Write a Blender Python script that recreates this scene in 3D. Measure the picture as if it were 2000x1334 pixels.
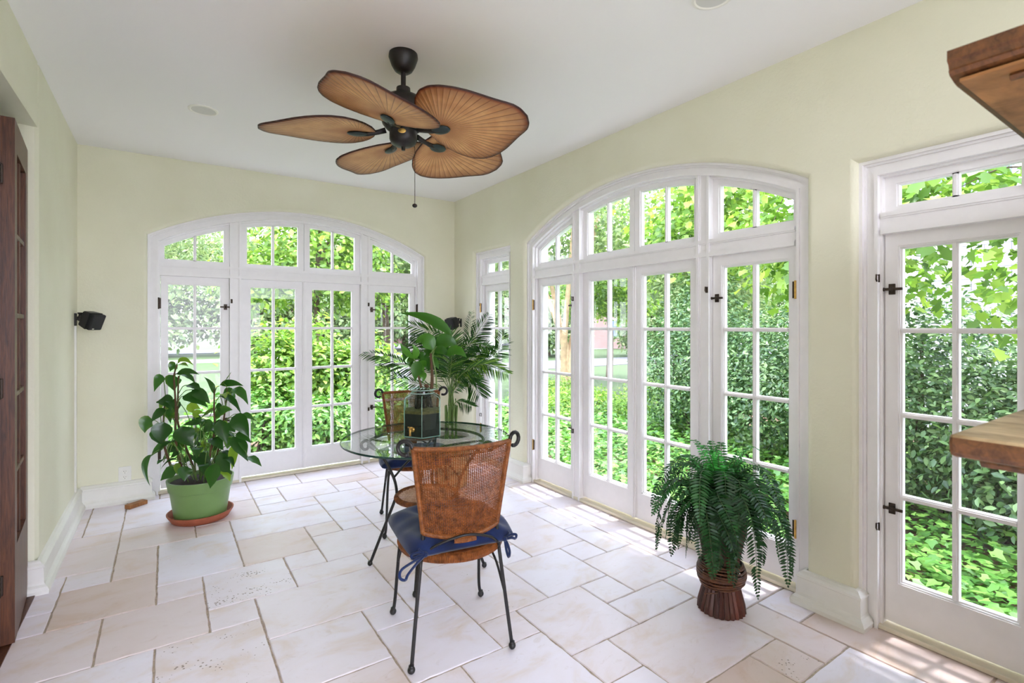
import bpy, bmesh, math, random
import numpy as np
from mathutils import Vector, Matrix
for _o in list(bpy.data.objects):
    bpy.data.objects.remove(_o, do_unlink=True)
SC = bpy.context.scene
COL = SC.collection
PI = math.pi
R_ = math.radians
random.seed(7)
RNG = np.random.default_rng(11)

# ------------------------------------------------------------------ camera
CAM_H = 1.36
YAW = math.atan(676 / 995.)
cam_d = bpy.data.cameras.new('camera')
cam_d.sensor_width = 36.0
cam_d.lens = 36.0 * 995 / 2000
cam_d.shift_y = -30 / 2000.
cam_d.clip_start = 0.03
cam_d.clip_end = 400
cam_d.dof.use_dof = True
cam_d.dof.focus_distance = 3.4
cam_d.dof.aperture_fstop = 4.5
cam = bpy.data.objects.new('camera', cam_d)
cam.location = (0, 0, CAM_H)
cam.rotation_euler = (PI / 2, 0, -YAW)
COL.objects.link(cam)
SC.camera = cam

# ------------------------------------------------------------------ sky, sun, exposure
wd = bpy.data.worlds.new('sky')
SC.world = wd
wd.use_nodes = True
_nt = wd.node_tree
_nt.nodes.clear()
_tc = _nt.nodes.new('ShaderNodeTexCoord')
_sx = _nt.nodes.new('ShaderNodeSeparateXYZ')
_rp = _nt.nodes.new('ShaderNodeValToRGB')
_rp.color_ramp.elements[0].position = 0.0
_rp.color_ramp.elements[0].color = (1.0, 1.0, 1.0, 1)
_rp.color_ramp.elements[1].position = 0.8
_rp.color_ramp.elements[1].color = (0.80, 0.90, 1.0, 1)
_bg = _nt.nodes.new('ShaderNodeBackground')
_bg.inputs[1].default_value = 4.2
_wo = _nt.nodes.new('ShaderNodeOutputWorld')
_nt.links.new(_tc.outputs['Generated'], _sx.inputs[0])
_nt.links.new(_sx.outputs['Z'], _rp.inputs[0])
_nt.links.new(_rp.outputs[0], _bg.inputs[0])
_nt.links.new(_bg.outputs[0], _wo.inputs[0])

sun_d = bpy.data.lights.new('sun', 'SUN')
sun_d.energy = 3.0
sun_d.angle = R_(2.0)
sun_d.color = (1.0, 0.95, 0.86)
sun = bpy.data.objects.new('sun', sun_d)
sun.rotation_euler = (R_(15), 0, R_(82))
sun.location = (8, 2, 12)
COL.objects.link(sun)

SC.view_settings.view_transform = 'Standard'
SC.view_settings.look = 'None'
SC.view_settings.gamma = 1.0
SC.view_settings.exposure = 1.22
SC.view_settings.use_white_balance = True
SC.view_settings.white_balance_temperature = 5950
SC.view_settings.white_balance_tint = 20
SC.view_settings.use_curve_mapping = False
SC.cycles.use_denoising = True
SC.cycles.max_bounces = 12
SC.cycles.diffuse_bounces = 7
SC.cycles.glossy_bounces = 4
SC.cycles.transmission_bounces = 6
SC.cycles.transparent_max_bounces = 24
SC.cycles.sample_clamp_indirect = 8.0
SC.cycles.caustics_reflective = False
SC.cycles.caustics_refractive = False

# ------------------------------------------------------------------ materials
def srgb(r, g, b):
    f = lambda c: (c / 255. / 12.92) if c / 255. <= 0.04045 else ((c / 255. + 0.055) / 1.055) ** 2.4
    return (f(r), f(g), f(b), 1)

class NT:
    def __init__(s, name):
        s.m = bpy.data.materials.new(name)
        s.m.use_nodes = True
        s.t = s.m.node_tree
        s.t.nodes.clear()
        s.out = s.t.nodes.new('ShaderNodeOutputMaterial')
    def n(s, typ, **kw):
        nd = s.t.nodes.new(typ)
        for k, v in kw.items():
            if k.startswith('i_'):
                nd.inputs[k[2:].replace('_', ' ')].default_value = v
            else:
                setattr(nd, k, v)
        return nd
    def l(s, a, b):
        s.t.links.new(a, b)
    def coord(s, scale=1.0, kind='Object'):
        tc = s.n('ShaderNodeTexCoord')
        mp = s.n('ShaderNodeMapping')
        mp.inputs['Scale'].default_value = scale if isinstance(scale, (tuple, list)) else (scale,) * 3
        s.l(tc.outputs[kind], mp.inputs['Vector'])
        return mp.outputs[0]
    def noise(s, vec, scale, detail=4, rough=0.55, dist=0.0):
        nd = s.n('ShaderNodeTexNoise')
        nd.inputs['Scale'].default_value = scale
        nd.inputs['Detail'].default_value = detail
        nd.inputs['Roughness'].default_value = rough
        nd.inputs['Distortion'].default_value = dist
        if vec is not None:
            s.l(vec, nd.inputs['Vector'])
        return nd.outputs['Fac']
    def ramp(s, fac, stops):
        nd = s.n('ShaderNodeValToRGB')
        cr = nd.color_ramp
        while len(cr.elements) < len(stops):
            cr.elements.new(0.5)
        for e, (p, c) in zip(cr.elements, stops):
            e.position = p
            e.color = c if len(c) == 4 else (*c, 1)
        s.l(fac, nd.inputs[0])
        return nd.outputs[0]
    def mix(s, fac, a, b, mode='MIX'):
        nd = s.n('ShaderNodeMix', data_type='RGBA', blend_type=mode)
        for sock, v in ((nd.inputs[0], fac), (nd.inputs[6], a), (nd.inputs[7], b)):
            if hasattr(v, 'node'):
                s.l(v, sock)
            else:
                sock.default_value = v
        return nd.outputs[2]
    def math(s, op, a, b=0.0, clamp=False):
        nd = s.n('ShaderNodeMath', operation=op, use_clamp=clamp)
        for sock, v in ((nd.inputs[0], a), (nd.inputs[1], b)):
            if hasattr(v, 'node'):
                s.l(v, sock)
            else:
                sock.default_value = v
        return nd.outputs[0]
    def bump(s, h, strength=0.3, dist=0.01):
        nd = s.n('ShaderNodeBump')
        nd.inputs['Strength'].default_value = strength
        nd.inputs['Distance'].default_value = dist
        s.l(h, nd.inputs['Height'])
        return nd.outputs[0]
    def pbr(s, col, rough=0.5, metal=0.0, normal=None, spec=0.5, coat=0.0):
        p = s.n('ShaderNodeBsdfPrincipled')
        for k, v in (('Base Color', col), ('Roughness', rough), ('Metallic', metal), ('Specular IOR Level', spec), ('Coat Weight', coat)):
            if hasattr(v, 'node'):
                s.l(v, p.inputs[k])
            else:
                p.inputs[k].default_value = v
        if normal is not None:
            s.l(normal, p.inputs['Normal'])
        s.l(p.outputs[0], s.out.inputs[0])
        return p

MATS = {}
def simple(name, rgb, rough=0.5, metal=0.0, var=0.12, scale=30, bump=0.0, spec=0.5):
    k = NT(name)
    v = k.coord(1)
    f = k.noise(v, scale)
    c = srgb(*rgb) if max(rgb) > 1 else (*rgb, 1)
    d = tuple(x * (1 - var) for x in c[:3]) + (1,)
    e = tuple(min(1, x * (1 + var)) for x in c[:3]) + (1,)
    col = k.ramp(f, [(0.3, d), (0.7, e)])
    nm = k.bump(f, bump, 0.004) if bump else None
    k.pbr(col, rough, metal, nm, spec)
    MATS[name] = k.m
    return k.m

def mat_stucco():
    k = NT('cream_stucco')
    v = k.coord(1)
    f = k.noise(v, 55, 5, 0.6, 0.4)
    g = k.noise(v, 2.0, 3)
    h = k.noise(v, 14, 3)
    col = k.ramp(g, [(0.3, srgb(223, 221, 197)), (0.7, srgb(229, 228, 206))])
    hh = k.math('ADD', f, k.math('MULTIPLY', h, 0.8))
    k.pbr(col, 0.75, 0, k.bump(hh, 0.35, 0.006), 0.25)
    return k.m
def mat_ceiling():
    k = NT('ceiling_paint')
    v = k.coord(1)
    f = k.noise(v, 120, 3)
    k.pbr(srgb(240, 239, 238), 0.85, 0, k.bump(f, 0.12, 0.002), 0.2)
    return k.m
def mat_white(name, rgb, rough=0.38):
    k = NT(name)
    v = k.coord(1)
    f = k.noise(v, 18, 4)
    c = srgb(*rgb)
    col = k.ramp(f, [(0.25, tuple(x * 0.955 for x in c[:3]) + (1,)), (0.75, c)])
    k.pbr(col, rough, 0, k.bump(f, 0.08, 0.002), 0.45)
    return k.m
def mat_floor():
    k = NT('travertine')
    v = k.coord(1)
    at = k.n('ShaderNodeAttribute', attribute_name='tone')
    pit = k.n('ShaderNodeAttribute', attribute_name='pit')
    offs = k.n('ShaderNodeVectorMath', operation='ADD')
    sc = k.n('ShaderNodeVectorMath', operation='SCALE')
    k.l(at.outputs['Vector'], sc.inputs[0])
    sc.inputs['Scale'].default_value = 37.0
    k.l(v, offs.inputs[0]); k.l(sc.outputs[0], offs.inputs[1])
    vv = offs.outputs[0]
    mp = k.n('ShaderNodeMapping'); mp.inputs['Scale'].default_value = (1.0, 1.7, 1.0)
    k.l(vv, mp.inputs['Vector'])
    cloud = k.noise(mp.outputs[0], 3.2, 6, 0.62, 0.6)
    vein = k.noise(mp.outputs[0], 9.0, 7, 0.7, 1.8)
    col = k.ramp(cloud, [(0.25, srgb(222, 206, 194)), (0.48, srgb(232, 226, 234)), (0.75, srgb(236, 232, 244))])
    veinm = k.ramp(vein, [(0.30, (1, 1, 1, 1)), (0.42, (0, 0, 0, 1))])
    col = k.mix(k.math('MULTIPLY', veinm, 0.22), col, srgb(176, 148, 116))
    sep = k.n('ShaderNodeSeparateColor'); k.l(at.outputs['Color'], sep.inputs[0])
    tone = k.ramp(sep.outputs[0], [(0.0, srgb(232, 214, 192)), (0.35, srgb(250, 244, 238)), (1.0, (1, 1, 1, 1))])
    col = k.mix(1.0, col, tone, 'MULTIPLY')
    vo = k.n('ShaderNodeTexVoronoi', feature='F1'); vo.inputs['Scale'].default_value = 62
    k.l(vv, vo.inputs['Vector'])
    dens = k.noise(vv, 7.5, 4, 0.6)
    thr = k.math('MULTIPLY', k.math('SUBTRACT', dens, k.math('SUBTRACT', 0.80, k.math('MULTIPLY', pit.outputs['Fac'], 0.36))), 1.6, True)
    hole = k.math('GREATER_THAN', thr, vo.outputs['Distance'])
    col = k.mix(k.math('MULTIPLY', hole, 0.75), col, srgb(112, 86, 62))
    rough = k.ramp(cloud, [(0.3, (0.44,) * 3), (0.7, (0.30,) * 3)])
    hgt = k.math('SUBTRACT', k.math('MULTIPLY', vein, 0.25), hole)
    k.pbr(col, rough, 0, k.bump(hgt, 0.35, 0.002), 0.45)
    return k.m
def mat_wood(name, dark, light, scale=(3, 40, 3), rough=0.45, grain=1.0):
    k = NT(name)
    v = k.coord(scale)
    f = k.noise(v, 1.6, 6, 0.6, 1.2)
    g = k.noise(v, 5.0, 4, 0.6)
    fac = k.math('ADD', k.math('MULTIPLY', f, 0.75), k.math('MULTIPLY', g, 0.25))
    col = k.ramp(fac, [(0.36, srgb(*dark)), (0.64, srgb(*light))])
    k.pbr(col, rough, 0, k.bump(g, 0.15 * grain, 0.002), 0.4)
    return k.m
def mat_leaf(name, stops, trans=0.35, rough=0.45, attr='tint', gloss=0.08):
    k = NT(name)
    at = k.n('ShaderNodeAttribute', attribute_name=attr)
    col = k.ramp(at.outputs['Fac'], stops)
    d = k.n('ShaderNodeBsdfDiffuse'); k.l(col, d.inputs['Color'])
    t = k.n('ShaderNodeBsdfTranslucent')
    k.l(k.mix(1.0, col, (1.0, 1.0, 0.75, 1), 'MULTIPLY'), t.inputs['Color'])
    m = k.n('ShaderNodeMixShader'); m.inputs[0].default_value = trans
    k.l(d.outputs[0], m.inputs[1]); k.l(t.outputs[0], m.inputs[2])
    g = k.n('ShaderNodeBsdfGlossy'); g.inputs['Roughness'].default_value = rough
    m2 = k.n('ShaderNodeMixShader'); m2.inputs[0].default_value = gloss
    k.l(m.outputs[0], m2.inputs[1]); k.l(g.outputs[0], m2.inputs[2])
    k.l(m2.outputs[0], k.out.inputs[0])
    return k.m
def mat_glass(name, tint=(1, 1, 1, 1), ior=1.5, rough=0.0):
    k = NT(name)
    fr = k.n('ShaderNodeFresnel')
    ge = k.n('ShaderNodeNewGeometry')
    k.l(k.math('ADD', ior, k.math('MULTIPLY', ge.outputs['Backfacing'], 1.0 / ior - ior)), fr.inputs['IOR'])
    t = k.n('ShaderNodeBsdfTransparent'); t.inputs[0].default_value = tint
    g = k.n('ShaderNodeBsdfGlossy'); g.inputs['Roughness'].default_value = rough
    m = k.n('ShaderNodeMixShader')
    k.l(fr.outputs[0], m.inputs[0]); k.l(t.outputs[0], m.inputs[1]); k.l(g.outputs[0], m.inputs[2])
    k.l(m.outputs[0], k.out.inputs[0])
    return k.m
def mat_fan():
    k = NT('palm_leaf_blade')
    uv = k.n('ShaderNodeUVMap', uv_map='fan')
    sx = k.n('ShaderNodeSeparateXYZ'); k.l(uv.outputs[0], sx.inputs[0])
    w = k.math('SINE', k.math('MULTIPLY', sx.outputs[0], 2 * PI * 62))
    rib = k.ramp(w, [(0.86, (0, 0, 0, 1)), (0.97, (1, 1, 1, 1))])
    n1 = k.noise(k.coord(1), 9, 4)
    base = k.ramp(n1, [(0.3, srgb(190, 136, 86)), (0.7, srgb(214, 164, 110))])
    edge = k.ramp(sx.outputs[1], [(0.70, (0, 0, 0, 1)), (0.93, (0.55, 0.55, 0.55, 1)), (0.975, (1, 1, 1, 1))])
    core = k.ramp(sx.outputs[1], [(0.10, (0.6, 0.6, 0.6, 1)), (0.42, (0, 0, 0, 1))])
    col = k.mix(k.math('MULTIPLY', rib, 0.75), base, srgb(104, 62, 36))
    col = k.mix(core, col, srgb(150, 92, 56))
    col = k.mix(edge, col, srgb(112, 58, 34))
    rim = k.math('GREATER_THAN', sx.outputs[1], 0.985)
    col = k.mix(rim, col, srgb(56, 32, 28))
    k.pbr(col, 0.5, 0, k.bump(w, 0.35, 0.003), 0.35)
    return k.m
def mat_wicker(name, a, b, scale=180):
    k = NT(name)
    v = k.coord(1)
    f = k.noise(v, 38, 4, 0.6)
    f2 = k.noise(v, 260, 2)
    col = k.ramp(k.math('ADD', k.math('MULTIPLY', f, .8), k.math('MULTIPLY', f2, .2)), [(0.34, srgb(*a)), (0.66, srgb(*b))])
    k.pbr(col, 0.42, 0, k.bump(f2, 0.2, 0.001), 0.4)
    return k.m
def mat_wrap(name, a, b, n, axis=0):
    """cane wrapped round a rod: fine bands along the tube's length (uv.x)"""
    k = NT(name)
    uv = k.n('ShaderNodeUVMap', uv_map='tube')
    sx = k.n('ShaderNodeSeparateXYZ'); k.l(uv.outputs[0], sx.inputs[0])
    w = k.math('SINE', k.math('MULTIPLY', sx.outputs[axis], 2 * PI * n))
    f = k.noise(k.coord(1), 60, 3)
    col = k.ramp(f, [(0.3, srgb(*a)), (0.7, srgb(*b))])
    band = k.ramp(w, [(0.0, (1, 1, 1, 1)), (0.35, (0, 0, 0, 1))])
    col = k.mix(k.math('MULTIPLY', band, 0.6), col, srgb(70, 34, 14))
    k.pbr(col, 0.4, 0, k.bump(w, 0.5, 0.002), 0.4)
    return k.m

M = {}
M['stucco'] = mat_stucco()
M['ceiling'] = mat_ceiling()
M['white'] = mat_white('white_gloss_paint', (238, 236, 236))
M['base'] = mat_white('baseboard_paint', (232, 231, 224), 0.42)
M['thresh'] = mat_white('threshold_paint', (222, 214, 192), 0.5)
M['grout'] = simple('grout', (172, 156, 138), 0.9, var=0.25, scale=60)
M['floor'] = mat_floor()
M['glass'] = mat_glass('window_glass', (0.985, 0.995, 0.99, 1))
M['tglass'] = mat_glass('table_glass', (0.95, 0.985, 0.975, 1), 1.6)
M['tedge'] = simple('glass_edge', (28, 58, 52), 0.15, var=0.2, scale=12)
M['jar'] = mat_glass('jar_glass', (0.78, 0.92, 0.88, 1), 1.62)
_je = NT('jar_edge_highlight')
_p = _je.pbr(srgb(196, 228, 218), 0.08, 0, None, 0.6)  # pale colour paints in the highlights along the jar's edges
_p.inputs['Alpha'].default_value = 0.4
M['jarhilite'] = _je.m
M['water'] = mat_glass('jar_water', (0.62, 0.66, 0.58, 1), 1.2)
M['murk'] = simple('dark_rooting_soil', (34, 30, 24), 0.7, var=0.6, scale=55)
M['sediment'] = simple('algae_line', (104, 90, 48), 0.8, var=0.4, scale=60)
M['iron'] = simple('black_iron', (38, 36, 36), 0.42, 0.3, 0.2, 60, 0.1)
M['dkmetal'] = simple('aged_iron_hardware', (62, 50, 42), 0.45, 0.5, 0.3, 80)
M['brass'] = simple('brass', (196, 158, 84), 0.3, 0.85, 0.2, 60)
M['fan'] = mat_fan()
M['fanmetal'] = simple('dark_bronze', (40, 36, 35), 0.4, 0.4, 0.25, 40)
M['medal'] = simple('blade_iron_green', (38, 50, 50), 0.35, 0.3, 0.2, 40)
M['plastic'] = simple('black_plastic', (30, 30, 31), 0.45, 0, 0.12, 90, 0.05)
M['grille'] = simple('speaker_cloth', (22, 22, 24), 0.75, 0, 0.3, 400, 0.3)
M['wplastic'] = mat_white('white_plastic', (236, 234, 226), 0.35)
M['slot'] = simple('dark_slot', (24, 22, 20), 0.6)
M['greenpot'] = simple('green_glazed_plastic', (112, 144, 82), 0.38, 0, 0.06, 8)
M['terra'] = simple('terracotta', (160, 88, 60), 0.7, 0, 0.16, 22, 0.2)
M['soil'] = simple('potting_soil', (46, 34, 26), 0.95, 0, 0.5, 80, 0.6)
M['wickpot'] = simple('white_rim_basket', (222, 206, 196), 0.6, 0, 0.12, 120, 0.3)
M['wick'] = mat_wicker('brown_wicker', (86, 44, 18), (152, 88, 40))
M['wickl'] = mat_wicker('pale_wicker', (170, 122, 92), (220, 182, 152))
M['wrap'] = mat_wrap('cane_wrapping', (118, 64, 26), (176, 108, 50), 260)
M['navy'] = None
M['bamboo'] = None
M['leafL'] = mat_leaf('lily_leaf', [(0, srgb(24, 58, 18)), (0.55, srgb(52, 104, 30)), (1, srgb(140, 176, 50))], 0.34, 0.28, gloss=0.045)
M['leafJ'] = mat_leaf('jar_plant_leaf', [(0, srgb(26, 70, 20)), (1, srgb(86, 146, 42))], 0.34, 0.32, gloss=0.03)
M['leafP'] = mat_leaf('palm_leaflet', [(0, srgb(18, 48, 16)), (0.5, srgb(56, 108, 34)), (1, srgb(150, 190, 70))], 0.30, 0.4, gloss=0.035)
M['leafF'] = mat_leaf('fern_frond', [(0, srgb(14, 40, 20)), (0.5, srgb(34, 78, 36)), (0.8, srgb(54, 128, 52)), (1, srgb(84, 196, 84))], 0.18, 0.35, gloss=0.045)
M['stem'] = simple('green_stem', (96, 124, 56), 0.5, 0, 0.2, 40)
M['cane'] = simple('brown_cane', (84, 58, 34), 0.7, 0, 0.35, 50, 0.3)
M['oak'] = mat_wood('honey_oak', (112, 72, 36), (166, 116, 68), (6, 6, 40), 0.45)
M['oakdark'] = mat_wood('dark_oak_moulding', (66, 40, 22), (116, 74, 40), (4, 30, 30), 0.42)
M['oaktop'] = mat_wood('worn_oak_top', (120, 96, 62), (192, 168, 128), (9, 3, 3), 0.5)
M['doorwood'] = mat_wood('walnut_stained_door', (58, 31, 18), (102, 60, 35), (40, 40, 3), 0.4)
M['block'] = mat_wood('scrap_wood', (112, 70, 34), (170, 116, 66), (20, 8, 20), 0.6)
M['bark'] = simple('grey_bark', (118, 106, 90), 0.9, 0, 0.35, 14, 0.5)
M['barkd'] = simple('dark_bark', (82, 68, 54), 0.9, 0, 0.35, 14, 0.5)
M['leafA'] = mat_leaf('spring_leaf', [(0, srgb(84, 120, 44)), (0.5, srgb(122, 164, 56)), (1, srgb(176, 204, 84))], 0.42, gloss=0.04)
M['leafB'] = mat_leaf('hedge_leaf', [(0, srgb(52, 84, 48)), (0.5, srgb(92, 130, 74)), (1, srgb(146, 178, 110))], 0.25, gloss=0.06)
M['leafC'] = mat_leaf('ivy_leaf', [(0, srgb(76, 124, 50)), (0.5, srgb(110, 164, 64)), (1, srgb(150, 194, 88))], 0.25, gloss=0.05)
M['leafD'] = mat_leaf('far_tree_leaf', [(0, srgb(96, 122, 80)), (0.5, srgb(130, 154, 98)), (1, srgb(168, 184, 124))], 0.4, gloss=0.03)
M['grass'] = simple('lawn', (60, 78, 36), 0.95, 0, 0.22, 3, 0.0)
M['mulch'] = simple('leaf_litter_soil', (112, 86, 62), 0.95, 0, 0.4, 18, 0.5)
M['concrete'] = simple('pale_concrete', (168, 164, 160), 0.85, 0, 0.08, 6)
M['asphalt'] = simple('grey_asphalt', (104, 102, 106), 0.9, 0, 0.1, 9)
M['shingle'] = None
M['siding'] = simple('cream_siding', (158, 128, 120), 0.8, 0, 0.08, 3)
M['brick'] = simple('red_brick', (128, 92, 86), 0.85, 0, 0.2, 20)
M['roof'] = simple('grey_roof', (84, 80, 82), 0.9, 0, 0.15, 6)
M['wwhite'] = mat_white('outdoor_white', (236, 236, 236), 0.6)
M['wpane'] = simple('dark_far_pane', (112, 124, 140), 0.2, 0, 0.2, 2)
M['bin'] = simple('green_bin', (44, 116, 92), 0.5, 0, 0.1, 4)
M['lamp'] = None
def _mk():
    k = NT('navy_cotton')
    v = k.coord(1)
    f = k.noise(v, 240, 2)
    g = k.noise(v, 9, 4)
    col = k.ramp(g, [(0.3, srgb(12, 22, 50)), (0.7, srgb(22, 42, 90))])
    p = k.pbr(col, 0.8, 0, k.bump(f, 0.25, 0.001), 0.2)
    p.inputs['Sheen Weight'].default_value = 0.25
    M['navy'] = k.m
    k = NT('stained_bamboo')
    v = k.coord((8, 8, 2))
    f = k.noise(v, 4, 4)
    at = k.n('ShaderNodeAttribute', attribute_name='tint')
    col = k.ramp(at.outputs['Fac'], [(0, srgb(52, 28, 22)), (0.6, srgb(92, 50, 38)), (1, srgb(128, 66, 46))])
    col = k.mix(k.math('MULTIPLY', f, 0.5), col, srgb(40, 22, 18))
    k.pbr(col, 0.38, 0, k.bump(f, 0.15, 0.002), 0.45)
    M['bamboo'] = k.m
    k = NT('white_shingle')
    v = k.coord(1)
    bt = k.n('ShaderNodeTexBrick')
    bt.inputs['Color1'].default_value = srgb(206, 204, 204); bt.inputs['Color2'].default_value = srgb(192, 190, 192)
    bt.inputs['Mortar'].default_value = srgb(120, 118, 122)
    bt.inputs['Scale'].default_value = 1.0
    bt.inputs['Mortar Size'].default_value = 0.008
    bt.inputs['Brick Width'].default_value = 0.30
    bt.inputs['Row Height'].default_value = 0.17
    mp = k.n('ShaderNodeMapping'); mp.inputs['Rotation'].default_value = (PI / 2, 0, PI / 2)
    tc = k.n('ShaderNodeTexCoord'); sx = k.n('ShaderNodeSeparateXYZ'); cb = k.n('ShaderNodeCombineXYZ')
    k.l(tc.outputs['Object'], sx.inputs[0]); k.l(sx.outputs['Y'], cb.inputs[0]); k.l(sx.outputs['Z'], cb.inputs[1])
    k.l(cb.outputs[0], bt.inputs['Vector'])
    k.pbr(bt.outputs['Color'], 0.8, 0, k.bump(bt.outputs['Fac'], -0.3, 0.01), 0.2)
    M['shingle'] = k.m
    k = NT('lamp_lens')
    k.pbr(srgb(206, 205, 200), 0.5)
    M['lamp'] = k.m
_mk()

# ------------------------------------------------------------------ helpers
def link(o, parent=None):
    COL.objects.link(o)
    if parent is not None:
        o.parent = parent
    return o
def tag(o, label, cat, group=None, kind=None):
    o['label'] = label
    o['category'] = cat
    if group: o['group'] = group
    if kind: o['kind'] = kind
    return o
def thing(name, label, cat, loc=(0, 0, 0), rotz=0.0, group=None, kind=None):
    o = bpy.data.objects.new(name, None)
    o.empty_display_size = 0.1
    o.location = loc
    o.rotation_euler = (0, 0, rotz)
    link(o)
    return tag(o, label, cat, group, kind)
def struct(o, label, cat):
    return tag(o, label, cat, None, 'structure')
def mobj(name, verts, faces, mat, parent=None, smooth=False, recalc=True, mats=None, fmat=None):
    me = bpy.data.meshes.new(name)
    me.from_pydata([tuple(v) for v in verts], [], faces)
    for m in (mats or [mat]):
        me.materials.append(m)
    if fmat is not None:
        me.polygons.foreach_set('material_index', fmat)
    if recalc:
        bm = bmesh.new(); bm.from_mesh(me)
        bmesh.ops.recalc_face_normals(bm, faces=bm.faces)
        bm.to_mesh(me); bm.free()
    if smooth:
        me.polygons.foreach_set('use_smooth', [True] * len(me.polygons))
    me.update()
    return link(bpy.data.objects.new(name, me), parent)

class MB:
    """collects shapes of ONE part"""
    def __init__(s):
        s.v = []; s.f = []; s.fm = []; s.uv = []; s.tint = []; s.mi = 0; s.tn = 0.5
    def add(s, vs, fs, uvs=None):
        o = len(s.v)
        s.v += [tuple(v) for v in vs]
        s.f += [[i + o for i in f] for f in fs]
        s.fm += [s.mi] * len(fs)
        s.tint += [s.tn] * len(vs)
        s.uv += uvs if uvs else [(0, 0)] * len(vs)
        return s
    def box(s, a, b, bev=0.0):
        x0, y0, z0 = [min(p, q) for p, q in zip(a, b)]
        x1, y1, z1 = [max(p, q) for p, q in zip(a, b)]
        if bev <= 0:
            vs = [(x0, y0, z0), (x1, y0, z0), (x1, y1, z0), (x0, y1, z0), (x0, y0, z1), (x1, y0, z1), (x1, y1, z1), (x0, y1, z1)]
            return s.add(vs, [(0, 3, 2, 1), (4, 5, 6, 7), (0, 1, 5, 4), (1, 2, 6, 5), (2, 3, 7, 6), (3, 0, 4, 7)])
        bm = bmesh.new()
        bmesh.ops.create_cube(bm, size=1)
        for v in bm.verts:
            v.co = ((v.co.x + .5) * (x1 - x0) + x0, (v.co.y + .5) * (y1 - y0) + y0, (v.co.z + .5) * (z1 - z0) + z0)
        bev = min(bev, 0.45 * min(x1 - x0, y1 - y0, z1 - z0))
        bmesh.ops.bevel(bm, geom=list(bm.edges), offset=bev, segments=2, affect='EDGES', profile=0.5)
        return s.bm(bm)
    def bm(s, bm, mtx=None):
        bm.verts.ensure_lookup_table()
        bm.verts.index_update()
        vs = [(mtx @ v.co if mtx else v.co.copy()) for v in bm.verts]
        fs = [[v.index for v in f.verts] for f in bm.faces]
        bm.free()
        return s.add(vs, fs)
    def tube(s, pts, r, n=8, closed=False, cap=True):
        """r: number or list"""
        P = [Vector(p) for p in pts]
        m = len(P)
        rr = r if isinstance(r, (list, tuple)) else [r] * m
        T = []
        for i in range(m):
            if closed:
                t = P[(i + 1) % m] - P[i - 1]
            else:
                t = P[min(i + 1, m - 1)] - P[max(i - 1, 0)]
            T.append(t.normalized() if t.length > 1e-9 else Vector((0, 0, 1)))
        up = Vector((0, 0, 1)) if abs(T[0].z) < 0.9 else Vector((1, 0, 0))
        N = (up - T[0] * up.dot(T[0])).normalized()
        vs = []; uvs = []; L = 0.0
        for i in range(m):
            if i:
                L += (P[i] - P[i - 1]).length
                N = (N - T[i] * N.dot(T[i]))
                N = N.normalized() if N.length > 1e-6 else T[i].orthogonal().normalized()
            Bn = T[i].cross(N)
            for k in range(n):
                a = 2 * PI * k / n
                vs.append(P[i] + (N * math.cos(a) + Bn * math.sin(a)) * rr[i])
                uvs.append((L, k / n))
        fs = []
        for i in range(m if closed else m - 1):
            j = (i + 1) % m
            for k in range(n):
                fs.append((i * n + k, i * n + (k + 1) % n, j * n + (k + 1) % n, j * n + k))
        if cap and not closed:
            fs.append(tuple(range(n))[::-1]); fs.append(tuple((m - 1) * n + k for k in range(n)))
        return s.add(vs, fs, uvs)
    def lathe(s, prof, n=32, c=(0, 0, 0), cap=True, fn=None):
        vs = []; m = len(prof)
        for i, (r, z) in enumerate(prof):
            for k in range(n):
                a = 2 * PI * k / n
                q = (c[0] + r * math.cos(a), c[1] + r * math.sin(a), c[2] + z)
                vs.append(fn(q, a, i) if fn else q)
        fs = [(i * n + k, i * n + (k + 1) % n, (i + 1) * n + (k + 1) % n, (i + 1) * n + k) for i in range(m - 1) for k in range(n)]
        if cap:
            fs.append(tuple(range(n))[::-1]); fs.append(tuple((m - 1) * n + k for k in range(n)))
        return s.add(vs, fs)
    def sphere(s, c, r, n=12, sc=(1, 1, 1)):
        bm = bmesh.new()
        bmesh.ops.create_uvsphere(bm, u_segments=n, v_segments=max(6, n // 2), radius=r)
        return s.bm(bm, Matrix.Translation(c) @ Matrix.Diagonal((*sc, 1)))
    def ring(s, A, B, d0, d1, f):
        """solid between two loops of (u,z) with equal counts, depth d0..d1; f maps (u,z,d)->xyz"""
        n = len(A)
        vs = [f(u, z, d) for d in (d0, d1) for L in (A, B) for (u, z) in L]
        fs = []
        for i in range(n):
            j = (i + 1) % n
            fs += [(i, j, n + j, n + i), (2 * n + i, 3 * n + i, 3 * n + j, 2 * n + j), (i, 2 * n + i, 2 * n + j, j), (n + i, n + j, 3 * n + j, 3 * n + i)]
        return s.add(vs, fs)
    def band(s, A, B, d0, d1, f):
        """same, but open loops (caps at both ends)"""
        n = len(A)
        vs = [f(u, z, d) for d in (d0, d1) for L in (A, B) for (u, z) in L]
        fs = []
        for i in range(n - 1):
            j = i + 1
            fs += [(i, j, n + j, n + i), (2 * n + i, 3 * n + i, 3 * n + j, 2 * n + j), (i, 2 * n + i, 2 * n + j, j), (n + i, n + j, 3 * n + j, 3 * n + i)]
        for i in (0, n - 1):
            fs.append((i, n + i, 3 * n + i, 2 * n + i))
        return s.add(vs, fs)
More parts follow.
